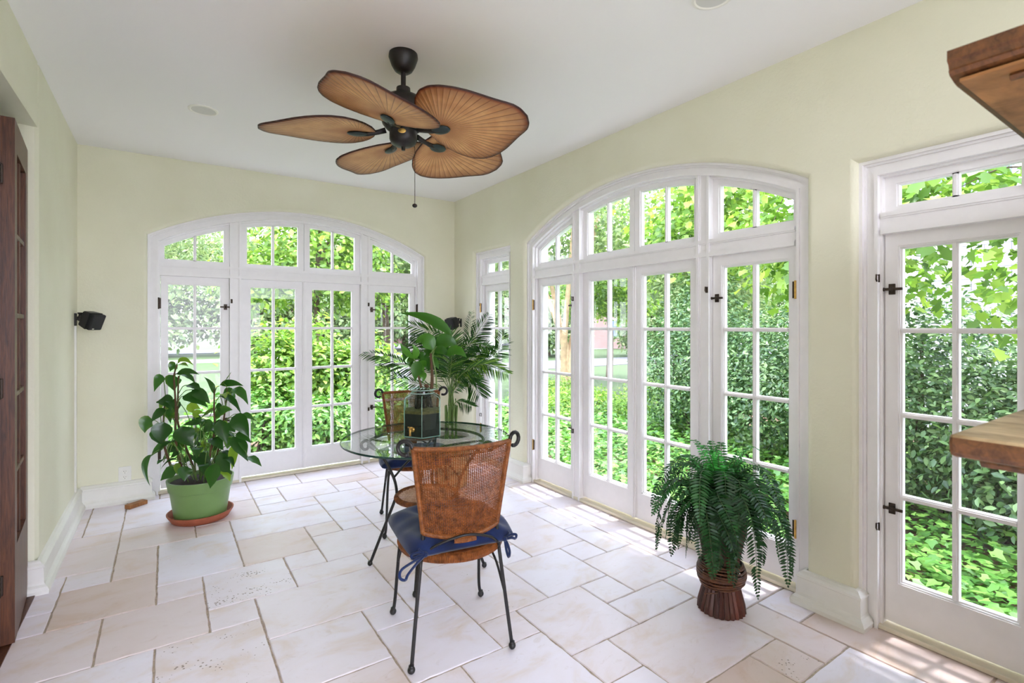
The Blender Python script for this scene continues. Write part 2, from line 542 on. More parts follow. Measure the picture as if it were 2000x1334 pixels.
    def build(s, name, mat, parent=None, smooth=False, mats=None, recalc=True):
        o = mobj(name, s.v, s.f, mat, parent, smooth, recalc, mats, s.fm if mats else None)
        me = o.data
        if any(u != (0, 0) for u in s.uv):
            ul = me.uv_layers.new(name='tube')
            li = np.empty(len(me.loops), dtype=np.int32); me.loops.foreach_get('vertex_index', li)
            ul.data.foreach_set('uv', np.array(s.uv, dtype=np.float32)[li].ravel())
        if any(t != 0.5 for t in s.tint):
            a = me.attributes.new('tint', 'FLOAT', 'POINT'); a.data.foreach_set('value', np.array(s.tint, dtype=np.float32))
        return o

def catmull(pts, k=6):
    P = [Vector(p) for p in pts]
    P = [P[0] * 2 - P[1]] + P + [P[-1] * 2 - P[-2]]
    out = []
    for i in range(1, len(P) - 2):
        for j in range(k):
            t = j / k
            a, b, c, d = P[i - 1], P[i], P[i + 1], P[i + 2]
            out.append(0.5 * ((2 * b) + (c - a) * t + (2 * a - 5 * b + 4 * c - d) * t * t + (3 * b - a - 3 * c + d) * t ** 3))
    out.append(P[-2])
    return out
def auto_smooth(o, ang=35):
    me = o.data
    bm = bmesh.new(); bm.from_mesh(me)
    for e in bm.edges:
        e.smooth = not (len(e.link_faces) == 2 and e.calc_face_angle(0) > R_(ang))
    for f in bm.faces: f.smooth = True
    bm.to_mesh(me); bm.free()
    return o
def copy_tree(o, parent=None):
    c = o.copy(); COL.objects.link(c)
    if parent is not None: c.parent = parent
    for ch in list(o.children): copy_tree(ch, c)
    return c
def sweep(path, prof, name, mat, parent=None):
    """profile (t,z) swept along a 2-D path with mitred corners; t points to the right-hand side of travel"""
    P = [Vector((p[0], p[1])) for p in path]; n = len(P); m = len(prof)
    vs = []
    for i in range(n):
        d0 = (P[i] - P[i - 1]).normalized() if i else (P[1] - P[0]).normalized()
        d1 = (P[i + 1] - P[i]).normalized() if i < n - 1 else d0
        n0 = Vector((d0.y, -d0.x)); n1 = Vector((d1.y, -d1.x))
        nn = n0 + n1; nn = nn / max(0.2, nn.dot(n0))
        for t, z in prof:
            vs.append((P[i].x + nn.x * t, P[i].y + nn.y * t, z))
    fs = [(i * m + k, i * m + (k + 1) % m, (i + 1) * m + (k + 1) % m, (i + 1) * m + k) for i in range(n - 1) for k in range(m)]
    fs.append(tuple(range(m))); fs.append(tuple((n - 1) * m + k for k in range(m)))
    return mobj(name, vs, fs, mat, parent)

# pixel -> point helper (the frame is 2000 x 1334)
_FW = (math.sin(YAW), math.cos(YAW)); _RT = (math.cos(YAW), -math.sin(YAW))
def ray(px, py):
    a = (px - 1000) / 995.
    return (_FW[0] + a * _RT[0], _FW[1] + a * _RT[1], (637. - py) / 995.)
def at(px, py, d):
    r = ray(px, py)
    return Vector((r[0] * d, r[1] * d, CAM_H + r[2] * d))
def at_z(px, py, z):
    r = ray(px, py); t = (z - CAM_H) / r[2]
    return Vector((r[0] * t, r[1] * t, z))

# ------------------------------------------------------------------ the room
L_, RW, BW, FWY, H = -0.545, 2.60, 4.945, -1.6, 2.713
TH = 0.26
fb = lambda u, z, w: (u, BW + w, z)                # back wall: u = X
fr = lambda u, z, w: (RW + w, -u, z)               # right wall: u = -Y
AR, AZ, AHW = 2.44, -0.04, 1.19                    # arch radius, centre height, half width
SHW, STOP = 0.328, 2.107
def arch_z(u, off=0.0):
    return AZ + math.sqrt((AR - off) ** 2 - u * u)
def outline(kind, c, off=0.0, nseg=36):
    """opening outline from bottom left up, over and down to bottom right (u,z)"""
    if kind == 'arch':
        hw = AHW - off
        pts = [(c - hw, 0.0)]
        pts += [(c - hw + 2 * hw * i / nseg, arch_z(-hw + 2 * hw * i / nseg, off)) for i in range(nseg + 1)]
        pts += [(c + hw, 0.0)]
    else:
        hw = SHW - off; t = STOP - off
        pts = [(c - hw, 0.0), (c - hw, t), (c + hw, t), (c + hw, 0.0)]
    return pts
def wall(name, f, u0, u1, openings, label):
    mb = MB()
    rr = 0.028
    for w, sgn in ((0.0, -rr), (TH, 0.0)):
        us = {u0, u1}
        info = []
        for kind, c in openings:
            ol = outline(kind, c, sgn)
            top = ol[1:-1]
            info.append(top)
            us.update(p[0] for p in top)
        us = sorted(us)
        for a, b in zip(us[:-1], us[1:]):
            if b - a < 1e-6: continue
            za = zb = 0.0
            for top in info:
                if a >= top[0][0] - 1e-6 and b <= top[-1][0] + 1e-6:
                    xs = [p[0] for p in top]; zs = [p[1] for p in top]
                    za = float(np.interp(a + 1e-7, xs, zs)); zb = float(np.interp(b - 1e-7, xs, zs))
            mb.add([f(a, za, w), f(b, zb, w), f(b, H, w), f(a, H, w)], [(0, 1, 2, 3)])
    for kind, c in openings:
        loops = []
        for off, w in [(-rr * (1 - math.sin(q * PI / 16)), rr * (1 - math.cos(q * PI / 16))) for q in range(9)] + [(0, TH)]:
            loops.append([f(u, z, w) for u, z in outline(kind, c, off)])
        for A, B in zip(loops[:-1], loops[1:]):
            n = len(A)
            mb.add(A + B, [(i, i + 1, n + i + 1, n + i) for i in range(n - 1)])
    o = mb.build(name, M['stucco'], None)
    bm = bmesh.new(); bm.from_mesh(o.data)
    bmesh.ops.remove_doubles(bm, verts=bm.verts, dist=1e-5)
    bm.to_mesh(o.data); bm.free()
    return struct(o, label, 'wall')

CB, CR = 1.069, -2.447           # centres of the arched openings (u)
CD1, CD2 = -0.711, -4.200        # centres of the single doors on the right wall (u = -Y)
wall('wall_back', fb, L_ - 0.3, RW + TH, [('arch', CB)], 'cream stucco far wall with one wide arched window')
wall('wall_right', fr, -BW - TH, -FWY + TH, [('arch', CR), ('single', CD1), ('single', CD2)], 'cream stucco side wall with an arched window and two narrow glass doors')
# left wall: the piece beyond the doorway, and the part behind the camera
mb = MB()
DY = 3.52
prof = [(L_ - 0.30, BW + .01), (L_, BW + .01), (L_, DY + 0.05), (L_ - 0.012, DY + 0.012), (L_ - 0.05, DY), (L_ - 0.30, DY)]
n = len(prof)
mb.add([(x, y, 0) for x, y in prof] + [(x, y, H) for x, y in prof], [tuple(range(n))[::-1], tuple(range(n, 2 * n))] + [(i, (i + 1) % n, n + (i + 1) % n, n + i) for i in range(n)])
mb.box((L_ - 0.30, 2.42, 2.38), (L_, DY + 0.01, H))
mb.box((L_ - 0.30, FWY, 0), (L_, 2.42, H))
struct(mb.build('wall_left', M['stucco']), 'pale cream stucco wall on the left beside the wooden door', 'wall')
mb = MB()
mb.box((L_ - .3, FWY - .26, 0), (-.40, FWY, H)); mb.box((2.5, FWY - .26, 0), (RW + TH, FWY, H)); mb.box((-.40, FWY - .26, 2.58), (2.5, FWY, H))  # unseen opening, made this wide to bring more daylight in
struct(mb.build('wall_front', M['stucco']), 'cream wall behind the viewer, its wide opening added to let in daylight', 'wall')
mb = MB(); mb.box((-2.4, 1.6, 0), (-2.3, DY + .6, H)); mb.box((-2.3, DY + .5, 0), (L_ - .3, DY + .6, H)); mb.box((-2.3, 1.6, 0), (L_ - .3, 1.7, H))
struct(mb.build('wall_hall', M['stucco']), 'hall walls beyond the wooden door', 'wall')
mb = MB(); mb.box((-2.4, FWY - .26, H), (RW + TH, BW + TH, H + .12))
struct(mb.build('ceiling', M['ceiling']), 'plain white painted ceiling', 'ceiling')

# floor: travertine in a modular pattern
def build_floor():
    GX, GY, PX, PY = 0.2035, 0.2047, -0.04, 2.42
    T = [(-3,-1,6,9),(-2,-1,5,6),(-3,-2,4,6),(-3,-2,3,4),(-2,0,3,5),(-1,0,5,7),(-1,1,7,9),(0,2,4,7),(1,2,7,8),(0,1,3,4),(1,3,2,4),
         (-1,1,1,3),(-3,-1,1,3),(1,2,1,2),(0,2,-2,1),(-2,0,-1,1),(2,5,0,2),(3,5,2,3),(3,4,3,4),(2,4,4,6),(4,6,3,5),(4,5,5,6),(2,5,6,8),
         (5,6,5,7),(5,7,7,9),(3,5,8,9),(3,4,9,10),(1,3,8,10),(4,6,9,11),(6,8,10,11),(6,7,9,10),(7,8,7,8),(7,9,8,10),
         (11,12,-1,1),(10,11,-1,0),(10,12,-3,-1),(8,10,-2,0),(9,10,-3,-2),(9,11,-4,-3),(11,13,-5,-3),(7,9,-4,-2),(6,8,-2,1),(9,11,0,3),
         (6,7,-3,-2),(5,7,-5,-3),(7,8,-5,-4),(8,11,-6,-4),(10,11,-7,-6),(11,12,-7,-5),(8,10,-8,-6),(5,6,1,3),(5,6,-1,1),(4,5,-1,0),
         (2,4,-2,0),(4,6,-3,-1),(2,4,-3,-2),(11,12,1,3),(12,13,1,4),(12,13,-2,1),(12,13,-3,-2),(12,13,-6,-5),(12,13,-9,-6),(-2,-1,9,12),(-1,1,9,12),(1,3,10,12),(-3,-2,9,12)]
    I0, I1, J0, J1 = -3, 13, -20, 13
    occ = {}
    tiles = []
    for t in T:
        cells = [(i, j) for i in range(t[0], t[1]) for j in range(t[2], t[3])]
        if any(c in occ for c in cells): continue
        for c in cells: occ[c] = 1
        tiles.append(t)
    rnd = random.Random(3)
    for j in range(J1 - 1, J0 - 1, -1):
        for i in range(I0, I1):
            if (i, j) in occ: continue
            opts = [(3, 2), (2, 3), (2, 2), (2, 2), (2, 1), (1, 2), (1, 1)]
            rnd.shuffle(opts); opts.append((1, 1))
            for w, h in opts:
                cells = [(i + a, j - b) for a in range(w) for b in range(h)]
                if i + w <= I1 and j - h + 1 >= J0 and not any(c in occ for c in cells):
                    for c in cells: occ[c] = 1
                    tiles.append((i, i + w, j - h + 1, j + 1)); break
    vs, fs, tone, pit = [], [], [], []
    pitted = {(0,2,-2,1): .9, (1,3,2,4): 1.0, (10,11,-7,-6): 1.0, (0,2,4,7): .62, (2,4,-2,0): .45, (6,8,-2,1): .5, (-3,-1,6,9): .5, (5,7,-5,-3): .8}
    warm = {(8,10,-8,-6): .05, (-2,0,3,5): .1, (-1,1,1,3): .2, (-1,0,5,7): .22, (11,13,-5,-3): .55, (11,12,-7,-5): .2, (12,13,-9,-6): .12, (-3,-1,6,9): .3, (-3,-1,1,3): .28, (-1,1,7,9): .3, (0,1,3,4): .35}
    for t in tiles:
        x0, x1 = PX + t[0] * GX, PX + t[1] * GX
        y0, y1 = PY + t[2] * GY, PY + t[3] * GY
        x0 = max(x0, L_ - .28); x1 = min(x1, RW + .06); y1 = min(y1, BW + .06); y0 = max(y0, FWY)
        if t[1] == I1: x1 = RW + .06
        if t[0] == I0: x0 = L_ - .28
        if x1 - x0 < .02 or y1 - y0 < .02: continue
        g = 0.0027
        loop = []
        for (ax, ay), (bx, by) in (((x0, y0), (x1, y0)), ((x1, y0), (x1, y1)), ((x1, y1), (x0, y1)), ((x0, y1), (x0, y0))):
            L = math.hypot(bx - ax, by - ay); k = max(2, int(L / .035))
            for q in range(k):
                loop.append((ax + (bx - ax) * q / k, ay + (by - ay) * q / k))
        cx, cy = (x0 + x1) / 2, (y0 + y1) / 2
        hx, hy = (x1 - x0) / 2, (y1 - y0) / 2
        def ins(p, d):
            j = rnd.gauss(0, .0011)
            sx = max(-1, min(1, (p[0] - cx) / hx)); sy = max(-1, min(1, (p[1] - cy) / hy))
            ex = 1 if abs(sx) > .999 else 0; ey = 1 if abs(sy) > .999 else 0
            return (p[0] - math.copysign(ex * (d + j), sx), p[1] - math.copysign(ey * (d + j), sy))
        A = [ins(p, g) for p in loop]; B = [(cx + (p[0] - cx) * (1 - .0035 / hx), cy + (p[1] - cy) * (1 - .0035 / hy)) for p in A]
        m = len(A); o = len(vs)
        vs += [(x, y, -.006) for x, y in A] + [(x, y, 0.0) for x, y in B]
        fs += [(o + i, o + (i + 1) % m, o + m + (i + 1) % m, o + m + i) for i in range(m)] + [tuple(range(o + m, o + 2 * m))]
        tv = warm.get(t, rnd.uniform(.45, 1.0) if rnd.random() < .85 else rnd.uniform(.15, .4))
        tone += [(tv, rnd.random(), rnd.random(), 1)] * (2 * m)
        pit += [pitted.get(t, rnd.uniform(0, .42))] * (2 * m)
    o = mobj('floor', vs, fs, M['floor'])
    a = o.data.attributes.new('tone', 'FLOAT_COLOR', 'POINT'); a.data.foreach_set('color', np.array(tone, dtype=np.float32).ravel())
    a = o.data.attributes.new('pit', 'FLOAT', 'POINT'); a.data.foreach_set('value', np.array(pit, dtype=np.float32))
    struct(o, 'pale travertine tile floor laid in a mixed-size pattern', 'floor')
    mb = MB(); mb.box((-2.4, FWY - .26, -.25), (RW + TH, BW + TH, -.0045))
    mb.build('grout_bed', M['grout'], o)
build_floor()

# baseboards
BP = [(0, 0), (.052, 0), (.054, .020), (.047, .036), (.036, .046), (.031, .056), (.029, .128), (.034, .132), (.033, .142), (.022, .150), (.014, .160), (0, .164)]
def baseboard(name, path, label):
    o = sweep(path, BP, name, M['base'])
    return struct(o, label, 'baseboard')
baseboard('baseboard_back', [(L_ + .02, BW), (CB - AHW, BW), (CB - AHW, BW + .05)], 'cream moulded baseboard under the wall outlet')
baseboard('baseboard_corner', [(CB + AHW, BW + .05), (CB + AHW, BW), (RW, BW), (RW, -CD2 + SHW), (RW + .05, -CD2 + SHW)], 'white baseboard in the far corner behind the palm')
baseboard('baseboard_pier', [(RW + .05, -CD2 - SHW), (RW, -CD2 - SHW), (RW, -CR + AHW), (RW + .05, -CR + AHW)], 'white baseboard on the narrow pier beyond the arched side window')
baseboard('baseboard_right', [(RW + .05, -CR - AHW), (RW, -CR - AHW), (RW, -CD1 + SHW), (RW + .05, -CD1 + SHW)], 'white stepped baseboard between fern and narrow glass door')
baseboard('baseboard_left', [(L_ - .05, DY), (L_, DY), (L_, BW - .02)], 'white baseboard along the left wall')

# ------------------------------------------------------------------ windows and glass doors
GW = 0.12     # glass depth behind the wall face
def rect(u0, u1, z0, z1):
    return [(u0, z0), (u0, z1), (u1, z1), (u1, z0)]
def hinge(f, parent, u, z, w, tall=.085, bright=False):
    mb = MB()
    def bx(u0, u1, z0, z1, w0, w1):
        a = f(u0, z0, w0); b = f(u1, z1, w1); mb.box(a, b)
    mb.mi = 0
    bx(u - .016, u - .004, z - tall / 2, z + tall / 2, w - .004, w)
    bx(u + .004, u + .016, z - tall / 2, z + tall / 2, w - .004, w)
    mb.mi = 1 if bright else 0
    mb.tube([f(u, z - tall / 2 - .004, w - .006), f(u, z + tall / 2 + .004, w - .006)], .0055, 8)
    return mb.build('hinge', None, parent, mats=[M['dkmetal'], M['brass']])
def latch(f, parent, u, z, w, side=1):
    mb = MB()
    mb.box(f(u - .013, z - .024, w - .006), f(u + .013, z + .024, w), .002)
    mb.box(f(u - side * .042, z - .006, w - .015), f(u + side * .03, z + .006, w - .005), .002)
    mb.sphere(f(u + side * .03, z, w - .011), .009, 8)
    mb.sphere(f(u, z, w - .01), .011, 8)
    return mb.build('latch', M['dkmetal'], parent)
def hook(f, parent, u, z, w):
    mb = MB()
    mb.box(f(u - .008, z - .018, w - .004), f(u + .008, z + .018, w), .001)
    mb.tube([f(u, z + .014, w - .004), f(u, z + .016, w - .018), f(u, z - .004, w - .020), f(u, z - .014, w - .012)], .0035, 6)
    return mb.build('latch_keeper', M['dkmetal'], parent)
ZR = [0.228, 0.600, 0.966, 1.3405, 1.703]
def door_leaf(name, f, c, u0, u1, g0, g1, label, hinge_side=None, latch_side=None, bright=False):
    """u relative to the centre c"""
    t = thing(name, label, 'glass door', f(c + (u0 + u1) / 2, 0.035, GW - .005), 0, None, 'structure')
    ox, oy, oz = t.location
    ff = lambda u, z, w: tuple(np.subtract(f(c + u, z, w), (ox, oy, oz)))
    b = .013
    mb = MB()
    mb.ring(rect(u0 + .0025, u1 - .0025, .037, 1.772), rect(g0 - b, g1 + b, ZR[0] - b, ZR[4] + b), .088, .130, ff)
    mb.build('door_frame', M['white'], t)
    mb = MB()
    mb.ring(rect(g0 - b, g1 + b, ZR[0] - b, ZR[4] + b), rect(g0 - b / 2, g1 + b / 2, ZR[0] - b / 2, ZR[4] + b / 2), .094, .128, ff)
    mb.ring(rect(g0 - b / 2, g1 + b / 2, ZR[0] - b / 2, ZR[4] + b / 2), rect(g0, g1, ZR[0], ZR[4]), .102, .128, ff)
    um = (g0 + g1) / 2
    def bar(a, bb):
        (x0, z0), (x1, z1) = a, bb
        mb.box(ff(x0, z0, .098), ff(x1, z1, .128))
    for z in ZR[1:4]:
        bar((g0, z - .011), (g1, z + .011)); mb.box(ff(g0, z - .005, .092), ff(g1, z + .005, .1))
    mb.box(ff(um - .011, ZR[0], .0972), ff(um + .011, ZR[4], .1272)); mb.box(ff(um - .005, ZR[0], .0912), ff(um + .005, ZR[4], .1005))
    mb.build('muntin_grid', M['white'], t)
    mobj('glass', [ff(u, z, GW) for u, z in rect(g0, g1, ZR[0], ZR[4])], [(0, 1, 2, 3)], M['glass'], t)
    if hinge_side:
        uu = u0 if hinge_side < 0 else u1
        for z in (1.545, .33):
            hinge(ff, t, uu + hinge_side * .010, z, .047, bright=bright)
    if latch_side:
        uu = u0 if latch_side < 0 else u1
        for z in (1.525, .545):
            latch(ff, t, uu - latch_side * .03, z, .088, latch_side)
    return t
def arc_poly(c, u0, u1, zb, off, n=10):
    return [(c + u0, zb)] + [(c + u0 + (u1 - u0) * i / n, AZ + math.sqrt((AR - off) ** 2 - (u0 + (u1 - u0) * i / n) ** 2)) for i in range(n + 1)] + [(c + u1, zb)]
def arched_window(name, f, c, label, dnum, dlabels, bright):
    t = thing(name, label, 'window', f(c, 0, GW), 0, None, 'structure')
    ox, oy, oz = t.location
    ff = lambda u, z, w: tuple(np.subtract(f(u, z, w), (ox, oy, oz)))
    mb = MB()
    for o1, o2, w0 in ((.0, .014, .030), (.014, .024, .044), (.024, .056, .055), (.056, .070, .041), (.070, .083, .066)):
        mb.band(outline('arch', c, o1), outline('arch', c, o2), w0, .2, ff)
    mb.build('casing', M['white'], t)
    for sgn in (-1, 1):
        mb = MB()
        a, b = (.525, .613) if sgn > 0 else (-.613, -.525)
        zt = lambda u: arch_z(u, .070)
        def strip(x0, x1, w0, w1):
            mb.band([(c + x0, 0.0), (c + x0, zt(x0))], [(c + x1, 0.0), (c + x1, zt(x1))], w0, w1, ff)
        strip(a, b, .0612, .2); strip(a, a + .017, .0488, .0632); strip(b - .017, b, .0488, .0632); strip(a + .017, a + .024, .0572, .0632); strip(b - .024, b - .017, .0572, .0632)
        mb.build('mullion', M['white'], t)
    mb = MB()
    hw = AHW - .083
    for z0, z1, w0 in ((1.775, 1.87, .0645), (1.772, 1.793, .048), (1.793, 1.801, .055), (1.852, 1.872, .050), (1.844, 1.852, .056)):
        mb.box(ff(c - hw, z0, w0), ff(c + hw, z1, .2))
    mb.build('transom_bar', M['white'], t)
    for a, b, g0, g1 in ((-1.107, -.613, -1.078, -.656), (-.525, -.002, -.475, -.054), (.002, .525, .054, .475), (.613, 1.107, .656, 1.078)):
        mb = MB()
        mb.ring(arc_poly(c, a, b, 1.870, .080), arc_poly(c, g0 - .008, g1 + .008, 1.904, .110), .092, .134, ff)
        mb.ring(arc_poly(c, g0 - .008, g1 + .008, 1.904, .110), arc_poly(c, g0, g1, 1.912, .118), .100, .130, ff)
        um = (g0 + g1) / 2
        mb.box(ff(c + um - .011, 1.905, .1), ff(c + um + .011, arch_z(um, .114), .13)); mb.box(ff(c + um - .005, 1.91, .093), ff(c + um + .005, arch_z(um, .118), .101))
        s = mb.build('transom_sash', M['white'], t)
        pl = arc_poly(c, g0, g1, 1.912, .118)
        mobj('glass', [ff(u, z, GW) for u, z in pl], [tuple(range(len(pl)))], M['glass'], s)
    mb = MB()
    mb.box(ff(c - AHW + .01, 0.001, .050), ff(c + AHW - .01, .022, TH), .004)
    mb.build('threshold', M['thresh'], t)
    mb = MB()
    mb.box(ff(c - .016, .037, .076), ff(c + .016, 1.770, .092), .004); mb.box(ff(c - .005, .037, .070), ff(c + .005, 1.770, .08))
    mb.build('astragal', M['white'], t)
    for z in (1.575, .535):
        for sgn in (-1, 1):
            hook(ff, t, c + sgn * .600, z, .052)
    specs = [(-1.107, -.613, -1.053, -.682, -1, 1), (-.525, -.001, -.446, -.075, 0, 0), (.001, .525, .075, .446, 0, 0), (.613, 1.107, .682, 1.053, 1, -1)]
    for k, (u0, u1, g0, g1, hs, ls) in enumerate(specs):
        door_leaf('door_%d' % (dnum + k), f, c, u0, u1, g0, g1, dlabels[k], hs, ls, bright)
    return t
def single_door_frame(name, f, c, label):
    t = thing(name, label, 'window', f(c, 0, GW), 0, None, 'structure')
    ox, oy, oz = t.location
    ff = lambda u, z, w: tuple(np.subtract(f(u, z, w), (ox, oy, oz)))
    mb = MB()
    for o1, o2, w0 in ((.0, .014, .030), (.014, .024, .044), (.024, .056, .055), (.056, .070, .041), (.070, .080, .066)):
        mb.band(outline('single', c, o1), outline('single', c, o2), w0, .2, ff)
    mb.build('casing', M['white'], t)
    mb = MB()
    hw = SHW - .080
    for z0, z1, w0 in ((1.775, 1.866, .062), (1.772, 1.790, .048), (1.790, 1.798, .055), (1.850, 1.868, .050), (1.842, 1.850, .056)):
        mb.box(ff(c - hw, z0, w0), ff(c + hw, z1, .2))
    mb.build('transom_bar', M['white'], t)
    mb = MB()
    g = .196
    mb.ring(rect(c - hw, c + hw, 1.866, 2.027), rect(c - g - .008, c + g + .008, 1.893, 1.996), .092, .134, ff)
    mb.ring(rect(c - g - .008, c + g + .008, 1.893, 1.996), rect(c - g, c + g, 1.900, 1.989), .100, .130, ff)
    mb.box(ff(c - .011, 1.895, .1), ff(c + .011, 1.995, .13)); mb.box(ff(c - .005, 1.9, .093), ff(c + .005, 1.99, .101))
    s = mb.build('transom_sash', M['white'], t)
    mobj('glass', [ff(u, z, GW) for u, z in rect(c - g, c + g, 1.9, 1.989)], [(0, 1, 2, 3)], M['glass'], s)
    mb = MB()
    mb.box(ff(c - SHW + .01, 0.001, .050), ff(c + SHW - .01, .022, TH), .004)
    mb.build('threshold', M['thresh'], t)
    for z in (1.575, .46):
        hook(ff, t, c - hw - .012, z, .052)
    return t
arched_window('window_1', fb, CB, 'wide arched white window frame with transom lights on the far wall', 1,
    ['narrow white glass door leaf behind the green-potted plant, far wall', 'glass door leaf just beside the potted plant, second leaf of the far window', 'third glass door leaf of the far window, beyond the glass table edge', 'narrow glass door leaf of the far window behind the wicker chair back'], False)
arched_window('window_2', fr, CR, 'wide arched white window frame with transom lights on the side wall', 5,
    ['narrowest-looking glass door leaf of the side arch, next to the palm pier', 'second glass door leaf of the side arch showing lawn and road', 'third glass door leaf of the side arch with dark hedge outside', 'glass door leaf of the side arch right behind the fern'], True)
single_door_frame('window_3', fr, CD1, 'square-headed white door frame and transom beside the wooden shelf unit')
door_leaf('door_9', fr, CD1, -.248, .248, -.1835, .1835, 'tall narrow glass door beside the wooden shelf unit with ivy outside', None, -1)
single_door_frame('window_4', fr, CD2, 'narrow white door frame and transom in the far corner by the palm')
door_leaf('door_10', fr, CD2, -.248, .248, -.1835, .1835, 'narrow glass door in the far corner half hidden by palm fronds', -1, 1, True)

# ------------------------------------------------------------------ wooden door on the left
def wooden_door():
    a = Vector((-.532, 2.985)); b = Vector((-.577, 3.50))
    ang = math.atan2(b.y - a.y, b.x - a.x)
    W = (b - a).length
    t = thing('door_11', 'dark stained wooden glazed door standing at the left wall opening', 'wooden door', (a.x, a.y, .012), ang, None, 'structure')
    # local x along the leaf, y to the left of travel (away from the room), room face at y = 0
    f = lambda x, z, w: (x, w, z)
    Ht = 2.235
    gx0, gx1, rows = .075, W - .085, [.40, .705, 1.045, 1.395, 1.75, 2.10]
    mb = MB()
    mb.ring(rect(0, W, 0, Ht), rect(gx0, gx1, rows[0], rows[-1]), 0, .045, f)
    mb.build('door_frame', M['doorwood'], t)
    mb = MB()
    um = (gx0 + gx1) / 2
    mb.box((um - .011, .006, rows[0]), (um + .011, .040, rows[-1]), .003)
    for z in rows[1:-1]:
        mb.box((gx0, .006, z - .011), (gx1, .040, z + .011), .003)
    mb.build('muntin_grid', M['doorwood'], t)
    mobj('glass', [(x, .024, z) for x, z in rect(gx0, gx1, rows[0], rows[-1])], [(0, 1, 2, 3)], M['glass'], t)
    # meeting stile of the folded second leaf, edge on to the viewer
    mb = MB()
    mb.box((.0, .047, 0), (.05, .17, Ht), .004)
    mb.build('folded_leaf_stile', M['doorwood'], t)
    for z in (1.99, 1.085, .255):
        mb = MB(); mb.box((-.012, .035, z - .042), (.003, .12, z + .042), .003)
        mb.tube([(-.014, .047, z - .045), (-.014, .047, z + .045)], .006, 8)
        mb.build('hinge_strap', M['dkmetal'], t)
    mb = MB(); mb.box((-.62, 2.45, -.003), (-.545, DY, .006))
    o = mb.build('door_12_sill', M['doorwood']); o.name = 'trim_1'
    struct(o, 'dark wooden sill strip under the open wooden door', 'door sill')
wooden_door()

